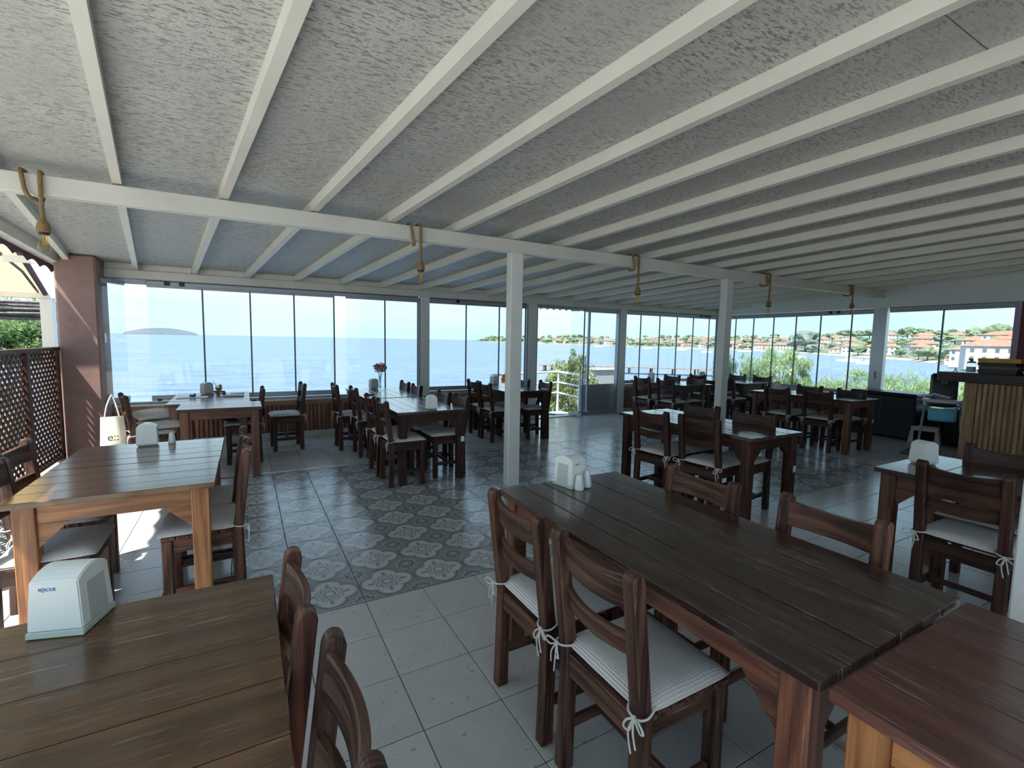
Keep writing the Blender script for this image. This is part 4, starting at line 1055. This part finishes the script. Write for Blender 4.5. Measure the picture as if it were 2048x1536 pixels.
ob('bowl_body', lathe([(.03, 0), (.05, .008), (.065, .04), (.068, .045), (.062, .043), (.045, .014), (.002, .010)], 20), M['ceramic'], bw, smooth=True)
ob('rim', tube([(.068*cos(2*pi*i/20), .068*sin(2*pi*i/20), .045) for i in range(20)], .003, 5, closed=True), M['ceramic'], bw)
dk = thing('till_screen', 'dark screen unit behind the stacked boxes on the counter', 'screen', (8.8, 1.93, 1.1605))
ob('panel', box(-.02, .02, -.11, .11, .04, .20, .006), M['black'], dk); ob('foot', box(-.06, .06, -.06, .06, 0, .012, .003), M['black'], dk); ob('neck', box(-.01, .01, -.02, .02, .012, .06), M['black'], dk)
# black cabinet
bc = thing('black_cabinet', 'low black cabinet with rounded lid under the right windows', 'cabinet', (9.42, 3.83, 0), -RA)
ob('cabinet_body', box(-.24, .24, -.50, .47, .03, .70, .02), M['black'], bc)
ob('lid', box(-.25, .25, -.51, .48, .701, .755, .022), M['black'], bc)
ob('door_line', box(-.2445, -.2405, -.02, -.012, .05, .69), M['alu_d'], bc)
for yy in (-.44, .41): ob('foot', box(-.20, -.15, yy-.02, yy+.02, 0, .0295), M['black'], bc); ob('foot', box(.15, .20, yy-.02, yy+.02, 0, .0295), M['black'], bc)
bk = thing('black_bin', 'dark rounded bin between black cabinet and highchair', 'bin', (9.44, 2.94, 0))
ob('bin_body', lathe([(.14, 0), (.15, .01), (.17, .50), (.175, .52)], 20), M['black'], bk, smooth=True); ob('bin_lid', lathe([(.178, .521), (.175, .54), (.12, .575), (.02, .59)], 20), M['black'], bk, smooth=True)
# child stool
ps = thing('child_stool', 'pale pink plastic child stool in front of the dark bin', 'stool', (9.26, 3.24, 0), R(-75))
ob('seat', box(-.17, .17, -.13, .13, .235, .262, .01), M['pink'], ps)
ob('seat_skirt', prism([(-.165, .20), (.165, .20), (.16, .2345), (-.16, .2345)], -.125, .125, 'y', .003), M['pink'], ps)
for sx in (-1, 1):
    for sy in (-1, 1):
        ob('leg', prism([(sx*.125, .1995), (sx*.165, .1995), (sx*.195, 0), (sx*.125, 0)], sy*.115-.02, sy*.115+.02, 'y', .004), M['pink'], ps)
# highchair
hc = thing('highchair', 'blue and black baby highchair with pale tray beside the bar counter', 'highchair', (9.08, 3.0, 0), R(200))
for s in (-1, 1):
    ob('leg', tube([(.30, s*.24, .03), (.06, s*.20, .62)], .016, 8), M['steel'], hc)
    ob('leg', tube([(-.30, s*.24, .03), (.02, s*.20, .60)], .016, 8), M['steel'], hc)
    ob('foot_bar', box(-.34, -.24, s*.24-.03, s*.24+.03, 0, .045, .012), M['blue'], hc)
    ob('foot_bar', box(.24, .34, s*.24-.03, s*.24+.03, 0, .045, .012), M['blue'], hc)
    ob('armrest', box(-.12, .20, s*.20-.02, s*.20+.02, .63, .69, .012), M['tray'], hc)
ob('base_bar', box(-.33, -.27, -.21, .21, .008, .035, .008), M['blue'], hc)
b = bmesh.new(); n = 10; rows = []
for i in range(n+1):
    u = i/n; row = []
    for j in range(9):
        v = j/8*2-1; xx = -.17+.36*u; zz = .52+.10*u*u*0+.07*v*v+.05*(u-.6)**2; row.append(b.verts.new((xx, v*.175, zz)))
    rows.append(row)
for i in range(n):
    for j in range(8): b.faces.new((rows[i][j], rows[i+1][j], rows[i+1][j+1], rows[i][j+1]))
bmesh.ops.solidify(b, geom=b.faces[:], thickness=.02); ob('seat_shell', b, M['blue'], hc, smooth=True)
ob('seat_front', prism([(.13, .40), (.20, .42), (.23, .60), (.16, .60)], -.16, .16, 'y', .02), M['blue'], hc)
bk_ = ob('backrest', prism([(-.16, .60), (-.10, .60), (-.17, 1.02), (-.20, 1.10), (-.25, 1.10), (-.25, 1.02)], -.16, .16, 'y', .03), M['black'], hc)
ob('oval_badge', tube([(-.150, .035*cos(2*pi*i/18), .975+.016*sin(2*pi*i/18)) for i in range(18)], .004, 5, closed=True), M['tray'], bk_)
ob('oval_badge', tube([(-.262, .035*cos(2*pi*i/18), 1.04+.016*sin(2*pi*i/18)) for i in range(18)], .004, 5, closed=True), M['tray'], bk_)
ob('tray', prism([(.05, -.22), (.26, -.24), (.40, -.17), (.43, 0), (.40, .17), (.26, .24), (.05, .22)], .700, .735, 'z', .012), M['tray'], hc)
ob('tray_rim', tube([(.05, -.21, .74), (.26, -.23, .74), (.39, -.16, .74), (.42, 0, .74), (.39, .16, .74), (.26, .23, .74), (.05, .21, .74)], .009, 6), M['tray'], hc)
tag(ob('folded_tray', box(-.14, .14, -.10, .10, 0, .02, .006), M['tray'], loc=(8.95, 3.0, .762), rot=(.25, .2, .5)), 'loose pale tray lying tilted on the highchair', 'tray')
# folding parasol base / grey board near counter foot
tag(ob('floor_mat', box(-.32, .32, -.18, .18, 0, .012, .003), M['boxdark'], loc=(8.35, 2.95, .001), rot=(0, 0, .2)), 'dark floor mat at the foot of the bar counter', 'mat')
# ================================================================== OUTSIDE
SEA = -4.02
t = bmesh.new(); rg = [3, 12, 30, 80, 200, 600, 2000, 8000, 25000]
prev = None
for r in rg:
    ring = [t.verts.new((r*sin(R(a)), r*cos(R(a)), 0)) for a in range(-60, 121, 5)]
    if prev:
        for i in range(len(ring)-1): t.faces.new((prev[i], prev[i+1], ring[i+1], ring[i]))
    prev = ring
bmesh.ops.recalc_face_normals(t, faces=t.faces[:])
for f in t.faces:
    if f.normal.z < 0: f.normal_flip()
sea = ob('sea', t, M['sea'], loc=(0, 0, SEA)); sea['kind'] = 'structure'
# land under and beside the terrace
st(ob('ground', prism([(-30, -12), (12, -12), (30, -2), (22, 14), (14, 11), (11, 8.2), (-3, 8.0), (-9, 30), (-40, 34)], SEA-1, -1.2, 'z'), M['hill']))
st(ob('trim_13', box(-3.4, 10.7, -2.2, 7.75, -1.25, -.161), M['ext_wall']))
dkk = st(ob('balcony', prism([(4.3, 7.73), (6.35, 7.73), (6.27, 8.93), (4.1, 8.28)], -.30, -.105, 'z', .005), M['deck']))
mt_ = tag(ob('door_mat', box(-.40, .40, -.07, .07, 0, .02, .004), M['green'], loc=(5.83, 8.40, -.104), rot=(0, 0, R(-54))), 'green mat on the balcony outside the open door', 'mat')
rl = thing('balcony_railing', 'white tube railing around the balcony outside the door', 'railing', (6.14, 8.80, -.10))
P = [Vector((4.20, 8.28, 0)), Vector((6.16, 8.84, 0)), Vector((6.02, 7.85, 0))]
def ro(name, bm): 
    me = mesh(name, bm, M['white_rail'], 'z'); me.transform(Matrix.Translation((-6.14, -8.80, .10))); return link(name, me, rl)
for z in (.80, .565, .33):
    ro('rail', tube([P[0]+Vector((0, 0, z)), P[1]+Vector((0, 0, z))], .022 if z > .7 else .016, 8)); ro('rail', tube([P[1]+Vector((0, 0, z)), P[2]+Vector((0, 0, z-.0))], .022 if z > .7 else .016, 8))
for q in (P[0], P[1], P[2]): ro('railing_post', tube([q+Vector((0, 0, -.105)), q+Vector((0, 0, .80))], .026, 8))
# life ring
lr = thing('life_ring', 'orange and yellow life ring tied to the balcony railing', 'life ring', (4.60, 8.36, .68), R(15))
for k in range(4):
    a0 = k*pi/2; pts = [(.125*cos(a0+i*pi/16), 0, .125*sin(a0+i*pi/16)) for i in range(9)]
    ob('ring_section', tube(pts, .05, 10), M['orange' if k % 2 else 'orangey'], lr, smooth=True)
ob('tie_cord', tube([(0, 0, .17), (0, .035, .185), (0, .05, .12)], .006, 5), M['cushion_w'], lr)
ob('grab_cord', tube(spline([(.17, 0, .0), (.13, .0, -.13), (0, 0, -.18), (-.13, 0, -.13), (-.17, 0, 0)], 5), .005, 5), M['cushion_w'], lr)
pw = thing('parapet', 'low white parapet wall outside right of the door', 'wall', (10.0, 11.8, -1.2)); 
ob('wall_body', box(-.55, .55, -.12, .12, 0, 1.80, .01), M['house_w'], pw); ob('coping', box(-.60, .60, -.16, .16, 1.801, 1.86, .01), M['white_rail'], pw)
ob('panel', box(6.06, 6.95, 7.78, 7.86, -.10, .60), M['ext_wall']).name = 'trim_14'; st(bpy.data.objects['trim_14'])

# ---- foliage
def foliage(n, c, rad, size, seed, lump=.35, narrow=.35, up=.0):
    r5 = random.Random(seed); b = bmesh.new(); cl = []
    for k in range(int(14+n/260)):
        d = Vector((r5.gauss(0, 1), r5.gauss(0, 1), r5.gauss(0, 1))).normalized()*(.35+.65*r5.random()**.5)
        cl.append((Vector((d.x*rad[0], d.y*rad[1], d.z*rad[2])), r5.uniform(.5, 1.1)*lump))
    for k in range(n):
        q, s = cl[r5.randrange(len(cl))]
        d = Vector((r5.gauss(0, 1), r5.gauss(0, 1), r5.gauss(0, 1))).normalized()
        p = q+Vector((d.x*rad[0], d.y*rad[1], d.z*rad[2]))*s*r5.random()**.4
        a = Vector((r5.gauss(0, 1), r5.gauss(0, 1), r5.gauss(up, 1))).normalized(); c2 = a.orthogonal().normalized(); c2 = (c2*cos(r5.random()*6)+a.cross(c2)*sin(r5.random()*6))
        L = size*r5.uniform(.6, 1.5); Wd = L*narrow
        vs = [b.verts.new(c+p+v) for v in (-a*L*.5, c2*Wd*.5, a*L*.5, -c2*Wd*.5)]
        b.faces.new(vs)
    return b
def bush(name, label, cat, base, top, rad, n, size, mt, seed, narrow=.35, stems=4, lump=.35, up=0., group=None):
    t = thing(name, label, cat, base, 0, group); c = Vector(top)-Vector(base)
    ob('foliage', foliage(n, c, rad, size, seed, lump, narrow, up), M[mt], t)
    b = bmesh.new(); r6 = random.Random(seed+1)
    for k in range(stems):
        a = c+Vector((r6.uniform(-.6, .6)*rad[0], r6.uniform(-.6, .6)*rad[1], r6.uniform(-.3, .5)*rad[2]))
        tube([(0, 0, 0), tuple(a*.5+Vector((r6.uniform(-.1, .1), r6.uniform(-.1, .1), 0))), tuple(a)], [.05, .035, .012], 6, b)
    ob('branches', b, M['bark'], t); return t
bush('leafy_bush', 'dense grey green bush right behind the balcony railing', 'bush', (7.25, 9.75, -1.2), (7.2, 9.75, .02), (.72, .62, .92), 9000, .060, 'leaf_g', 11, .5)
bush('leafy_bush', 'tall thin shoot of the bush behind the folded door leaves', 'bush', (7.45, 9.95, -1.2), (7.42, 9.95, .70), (.28, .28, .55), 2200, .060, 'leaf_g', 12, .5)
gT = 'pale tamarisk bushes beyond the right windows'
bush('tamarisk', 'feathery pale green tamarisk behind the second white post', 'bush', (11.6, 8.1, -1.2), (11.5, 8.1, .30), (.95, .9, .85), 9000, .16, 'leaf_y', 21, .10, up=1.2, group=gT)
bush('tamarisk', 'tallest feathery tamarisk in the middle of the right windows', 'bush', (12.4, 7.3, -1.2), (12.3, 7.35, .66), (.60, .6, .75), 6500, .16, 'leaf_y', 22, .10, up=1.4, group=gT)
bush('tamarisk', 'low feathery tamarisk at the right end of the long right window', 'bush', (13.2, 5.6, -1.2), (13.2, 5.6, .20), (.9, 1.2, .72), 8000, .16, 'leaf_y', 23, .10, up=1.2, group=gT)
bush('tamarisk', 'small low tamarisk under the middle of the right windows', 'bush', (12.7, 6.6, -1.2), (12.7, 6.6, .02), (.8, .7, .6), 5000, .15, 'leaf_y', 24, .10, up=1.2, group=gT)
bush('tamarisk', 'rounded green shrub outside the last right window', 'bush', (14.2, 4.75, -1.2), (14.2, 4.75, -.10), (1.3, .75, .88), 11000, .13, 'leaf_y', 25, .12, up=.6, group=gT)
bush('tamarisk', 'rounded green shrub behind the bar counter corner', 'bush', (14.8, 3.9, -1.2), (14.8, 3.95, .22), (1.2, .8, .72), 9000, .13, 'leaf_y', 26, .12, up=.6, group=gT)
gU = 'trees beyond the awning on the left'
bush('garden_tree', 'bushy green tree beyond the awning at the left edge', 'tree', (-7.6, 24, -1.2), (-7.7, 24, 1.2), (1.25, 1.2, .95), 9000, .20, 'leaf_l', 31, .3, group=gU)
bush('garden_tree', 'lighter green tree beyond the awning next to the pillar', 'tree', (-6.3, 24.5, -1.2), (-6.4, 24.5, 1.0), (1.15, 1.1, .85), 8000, .20, 'leaf_l', 32, .3, group=gU)
bush('garden_tree', 'sparse wispy tree rising above the green ones on the left', 'tree', (-7.5, 28, -1.2), (-7.4, 28, 2.5), (1.3, 1.1, .9), 1500, .22, 'leaf_g', 33, .14, group=gU)
bush('garden_tree', 'round green tree behind the left part of the lattice screen', 'tree', (-9.8, 23, -1.2), (-9.8, 23, 1.3), (1.5, 1.2, 1.1), 8000, .20, 'leaf_l', 34, .3, group=gU)

# ---- far shore
TAB = [(24.8, 1500), (25.6, 1480), (28, 1300), (31.4, 1220), (38.5, 880), (44.8, 690), (50.8, 575), (55.8, 520), (60.4, 436), (64.6, 345), (67, 312), (68.5, 290), (71.3, 237), (73.5, 185), (76, 140), (80, 110), (90, 90)]
ELV = [(24.8, .05), (26, .30), (31, .42), (38, .50), (45, .62), (50.7, .72), (60, .85), (64, 1.05), (67, 1.25), (73, 1.42), (80, 1.8), (90, 2.)]
def lerp(tab, a):
    if a <= tab[0][0]: return tab[0][1]
    for (a0, v0), (a1, v1) in zip(tab, tab[1:]):
        if a <= a1: return v0+(v1-v0)*(a-a0)/(a1-a0)
    return tab[-1][1]
DEP = lambda d: 60+.42*d
def hillz(az, f):
    d = lerp(TAB, az); D = d+DEP(d)*f
    ztop = H+(d+DEP(d))*tan(R(lerp(ELV, az)))-3.5
    prof = 0 if f <= 0 else (.03+.97*(f**1.25))
    z = SEA+.2+(max(ztop, SEA+1)-SEA)*prof
    z += (noise.noise(Vector((az*.8, f*4, 0)))*1.2*min(1, f*4))
    return D, z
t = bmesh.new(); prev = None; azs = [24.8+.4*i for i in range(150)]; fs = [0, .02, .06, .12, .2, .3, .45, .6, .8, 1, 1.3, 1.8]
for az in azs:
    row = []
    for f in fs:
        if f == 0: D = lerp(TAB, az); z = SEA-.3
        else: D, z = hillz(az, min(f, 1.)); D = lerp(TAB, az)+DEP(lerp(TAB, az))*f; z = z if f <= 1 else z-(f-1)*30
        row.append(t.verts.new((D*sin(R(az)), D*cos(R(az)), z)))
    if prev:
        for i in range(len(fs)-1): t.faces.new((prev[i], row[i], row[i+1], prev[i+1]))
    prev = row
bmesh.ops.recalc_face_normals(t, faces=t.faces[:])
st(ob('shore_hill', t, M['hill'], smooth=True))
t = bmesh.new(); prev = None
for az in azs[2:]:
    D = lerp(TAB, az); wd = (4+.02*D) if az > 50 else .012*D
    if 61 < az < 73: wd = 14
    row = [t.verts.new((q*sin(R(az)), q*cos(R(az)), z)) for q, z in ((D-wd*.8, SEA-.1), (D-wd*.2, SEA+.25), (D+wd*.25, SEA+.75), (D+wd*.25, SEA-.5))]
    if prev:
        for i in range(3): t.faces.new((prev[i], row[i], row[i+1], prev[i+1]))
    prev = row
bmesh.ops.recalc_face_normals(t, faces=t.faces[:])
st(ob('beach', t, M['sand'], smooth=True))
def polar(az, D): return D*sin(R(az)), D*cos(R(az))
# houses
hp = []
def house_proto(wx, wy, hh, mt, rh, nwin, two=False):
    t = empty('house'); hp.append(t)
    ob('wall', box(-wx/2, wx/2, -wy/2, wy/2, -2.5, hh), M[mt], t)
    b = bmesh.new(); e_ = .5; a, c = wx/2+e_, wy/2+e_; rx0 = max(.1, a-c*.95)
    v = [b.verts.new(p) for p in ((-a, -c, hh+.01), (a, -c, hh+.01), (a, c, hh+.01), (-a, c, hh+.01), (-rx0, 0, hh+rh), (rx0, 0, hh+rh))]
    for f in ((0, 1, 5, 4), (1, 2, 5), (2, 3, 4, 5), (3, 0, 4), (3, 2, 1, 0)): b.faces.new([v[i] for i in f])
    bmesh.ops.recalc_face_normals(b, faces=b.faces[:]); ob('roof', b, M['roof'], t)
    wm = mesh('window', box(-.55, .55, -.06, .06, 0, 1.25), M['hwin'])
    for fl in ((.9, 3.7) if two else (.9,)):
        for k in range(nwin):
            x = -wx/2+wx*(k+.5)/nwin; link('window', wm, t, (x, -wy/2-.03, fl))
    ob('door', box(-.5, .5, -wy/2-.07, -wy/2-.01, -.3, 1.9), M['hwin'], t, loc=(wx*.25, 0, 0))
    return t
H1 = house_proto(11, 8, 5.6, 'house_w', 2.2, 4, True); H2 = house_proto(14, 8, 3.3, 'house_c', 2.0, 4); H3 = house_proto(9, 8, 5.8, 'house_c', 2.4, 3, True); H4 = house_proto(16, 9, 5.8, 'house_w', 2.4, 5, True)
index_kids(); hused = set()
def house(pr, az, D, z, rz, label, sc=1.):
    o = pr if pr.name not in hused else copytree(pr); hused.add(pr.name)
    x, y = polar(az, D); o.location = (x, y, z); o.rotation_euler = (0, 0, -R(az)+rz); o.scale = (sc, sc, sc)
    o['label'] = label; o['category'] = 'house'; o['group'] = 'white houses with red roofs on the far shore'; return o
r8 = random.Random(42); hlist = []; hpos = [(*polar(74.55, 172), 11), (*polar(73.05, 186), 9)]
where = [(31, 'on the wooded point'), (38, 'seen through the door'), (45, 'right of the door'), (52, 'near the second post'), (60, 'beyond the corner'), (67, 'above the beach'), (80, 'in the last window')]
ORD = ['%s' % q for q in ('first', 'second', 'third', 'fourth', 'fifth', 'sixth', 'seventh', 'eighth', 'ninth', 'tenth', 'eleventh', 'twelfth', 'thirteenth', 'fourteenth', 'fifteenth', 'sixteenth', 'seventeenth', 'eighteenth', 'nineteenth', 'twentieth', 'twenty first', 'twenty second', 'twenty third', 'twenty fourth')]
def relabel(lst, kind):
    seen = {}
    for a, nm, lv, c, o in sorted(lst, key=lambda q: q[0]):
        n_ = seen.get((nm, lv, c), 0); seen[(nm, lv, c)] = n_+1
        o['label'] = '%s %s %s %s %s from the left' % (ORD[n_], c, kind, lv, nm)
az = 28.0; k = 0
while az < 77.2:
    for lev, f0 in enumerate((.10, .30, .56, .82)):
        if az < 38 and lev in (1, 3): continue
        if r8.random() < (.18 if az < 60 else .30): continue
        a = az+r8.uniform(-.3, .3); f = f0+r8.uniform(-.06, .06); d = lerp(TAB, a); D, z = hillz(a, f)
        sc = 1.0 if az > 50 else 1.15
        if 44 < az < 62: sc = .85
        if az > 62: sc = .72
        if az > 70: sc = .46 if lev < 2 else .62
        nm = [n for lim, n in where if a <= lim][0]
        lv = ('at the water', 'low down', 'mid slope', 'near the crest')[lev]
        if any((polar(a, D)[0]-q[0])**2+(polar(a, D)[1]-q[1])**2 < (8.5*sc+q[2])**2 for q in hpos): continue
        pr = r8.choice([H1, H2, H3, H4])
        colr = {H1.name: 'white two storey', H2.name: 'cream single storey', H3.name: 'narrow cream', H4.name: 'long white'}[pr.name]
        hlist.append((a, nm, lv, colr, house(pr, a, D, z+.3*sc, r8.uniform(-.5, .5), '', sc))); hpos.append((*polar(a, D), 8*sc))
    az += 1.6 if az < 44 else (1.15 if az < 62 else 1.25)
relabel(hlist, 'house')
# the two big houses in the last right window
bh = house(H4, 74.55, 172, -1.9, R(12), 'large white house with orange red roof beside the maroon wall', .72)
house(H1, 73.05, 186, -2.2, R(-15), 'white house with shuttered windows left of the largest house', .62)
# trees on the shore
def crown(seed, mt):
    b = bmesh.new(); bmesh.ops.create_icosphere(b, subdivisions=3, radius=1)
    for v in b.verts:
        n_ = noise.noise(v.co*1.6+Vector((seed*7.1, 0, 0)))*.45+noise.noise(v.co*4.2+Vector((0, seed*3.3, 0)))*.28
        v.co *= 1+n_; v.co.z *= .72
        if v.co.z < -.35: v.co.z = -.35+(v.co.z+.35)*.3
    me = mesh('crown', b, M[mt]); return me
cms = [crown(i, ['far_a', 'far_b', 'far_c', 'far_a', 'far_b'][i]) for i in range(5)]
trm = mesh('trunk', tube([(0, 0, -1.6), (.05, 0, -.2)], [.10, .07], 6), M['bark'], 'z')
r9 = random.Random(9); az = 25.3; tlist = []; tpos = [(*polar(60.9, 440), 10), (*polar(60.0, 455), 7)]
def tree(az, D, z, s, mt, label, wide=1.):
    t = thing('shore_tree', label, 'tree', (*polar(az, D), z), r9.random()*6, 'trees on the far shore')
    link('crown', cms[mt], t, (0, 0, s*1.0)).scale = (s*wide, s*wide, s); q = link('trunk', trm, t, (0, 0, s*.9)); q.scale = (s, s, s); return t
while az < 77.4:
    for lev, f0 in enumerate((.03, .20, .42, .68, .97)):
        if r9.random() < (.12 if lev in (0, 4) else .25): continue
        a = az+r9.uniform(-.45, .45); f = f0+r9.uniform(-.05, .05); f = min(max(f, .01), 1)
        if a < 25.4: continue
        D, z = hillz(a, f); s = r9.uniform(2.6, 4.6)*(1.5 if az < 40 else 1.0)*(.75 if az > 68 else 1)
        if lev == 4: s *= 1.15
        nm = [n for lim, n in where if a <= lim][0]; lv = ('at the water', 'low down', 'mid slope', 'high up', 'on the crest')[lev]
        px_, py_ = polar(a, D); wd_ = r9.uniform(.9, 1.35); rr_ = s*wd_*1.0
        if any((px_-q[0])**2+(py_-q[1])**2 < (rr_+q[2])**2 for q in tpos+hpos): continue
        tpos.append((px_, py_, rr_))
        mtk = r9.randrange(5); tone = ['deep green', 'olive', 'grey green', 'rounded deep green', 'rounded olive'][mtk]
        tlist.append((a, nm, lv, tone, tree(a, D, z, s, mtk, '', wd_)))
    az += .62 if az > 60 else .62
az = 63.
while az < 77.2:
    D, z = hillz(az, .99); s = r9.uniform(3.2, 5.2)*(.75 if az > 71 else 1); px_, py_ = polar(az, D)
    if not any((px_-q[0])**2+(py_-q[1])**2 < (s*1.15+q[2]*.8)**2 for q in tpos+hpos):
        tpos.append((px_, py_, s)); tlist.append((az, [n for lim, n in where if az <= lim][0], 'along the skyline', 'dark pine like', tree(az, D, z+.5, s, 0, '', 1.1)))
    az += .45
relabel(tlist, 'tree')
tree(60.9, 440, SEA+1.5, 9.5, 2, 'largest round grey tree at the beach bend beyond the corner windows', 1.0)
tree(60.0, 460, SEA+1.5, 7.0, 2, 'grey tree touching the left side of the largest shore tree', 1.0)
# boats
def boat(az, D, L, label):
    x, y = polar(az, D); t = thing('moored_boat', label, 'boat', (x, y, SEA+.02), r9.uniform(-.4, .4)-R(az), 'small boats moored in the bay')
    b = prism([(-L/2, .8), (-L/2+.2, 0), (L/2-.9, 0), (L/2, .95)], -L*.14, L*.14, 'y', .05); ob('hull', b, M['boatw'], t)
    ob('cabin', box(-L*.15, L*.12, -L*.09, L*.09, .86, 1.5, .05), M['house_w'], t); ob('mast', tube([(L*.05, 0, 1.5), (L*.05, 0, 3.2)], .05, 5), M['alu_l'], t)
for a, D, L, lb in [(59.9, 255, 9, 'white motor boat seen left of the big round tree'), (64.6, 215, 8, 'white moored boat in the middle of the bay'), (66.2, 190, 7, 'white moored boat next to the window handle post'), (55.3, 420, 10, 'white boat near the beach beyond the corner'), (51.5, 330, 7, 'small boat behind the second white post'), (48.8, 420, 9, 'small boat left of the second white post'), (45.2, 480, 9, 'small boat beyond the first far window table'), (39.6, 560, 10, 'small boat seen over the balcony bush')]: boat(a, D, L, lb)
# jetty and rocks on the near shore right of the door
jt = thing('jetty', 'brown wooden jetty on the near shore beyond the far tables', 'jetty', (62, 62, SEA))
jt.rotation_euler = (0, 0, R(-40))
for k in range(30): ob('deck_plank', box(-19+k*1.2+.03, -19+k*1.2+1.17, -1.6, 1.6, 1.1, 1.22), M['jet'], jt)
for k in range(10):
    for s in (-1, 1): ob('pile', tube([(-18+k*3.8, s*1.4, -.8), (-18+k*3.8, s*1.4, 1.099)], .16, 6), M['bark'], jt)
rk = st(ob('shore_rocks', prism([(30, 34), (38, 30), (56, 34), (66, 42), (60, 50), (46, 46), (36, 44)], SEA-.4, SEA+.35, 'z', .1), M['sand']))
# island and mountains
def ridge(name, label, az0, az1, D, el, mt, seed, cat, prof):
    b = bmesh.new(); n = 60; rows = []
    for i in range(n+1):
        a = az0+(az1-az0)*i/n; f = i/n; h_ = (D*tan(R(el))+H-SEA)*prof(f)*(1+.10*noise.noise(Vector((f*9+seed, 0, 0))))
        x, y = polar(a, D); x2, y2 = polar(a, D*1.04); x3, y3 = polar(a, D*1.09)
        rows.append([b.verts.new((x, y, SEA-1)), b.verts.new((x2, y2, SEA+max(h_, 0))), b.verts.new((x3, y3, SEA-1))])
    for p, q in zip(rows, rows[1:]):
        for k in range(2): b.faces.new((p[k], q[k], q[k+1], p[k+1]))
    bmesh.ops.recalc_face_normals(b, faces=b.faces[:])
    return tag(ob(name, b, M[mt], smooth=True), label, cat)
ridge('island', 'low rounded grey island on the horizon at the left', -10.0, -3.9, 4200, .62, 'isl', 3, 'island', lambda f: max(0, sin(pi*min(1, f*1.02))**.62*(.98 if f < .85 else 1)))
ridge('mountain', 'faint pale blue mountain range behind the middle windows', 4, 26, 19000, 1.5, 'mount', 8, 'mountain', lambda f: (sin(pi*f)**1.2)*(.75+.25*sin(9*f)))
for o_ in bpy.data.objects:
    if o_.parent is None and o_.name.split('.')[0] == 'dining_chair' and not o_.get('label'): bpy.data.objects.remove(o_)
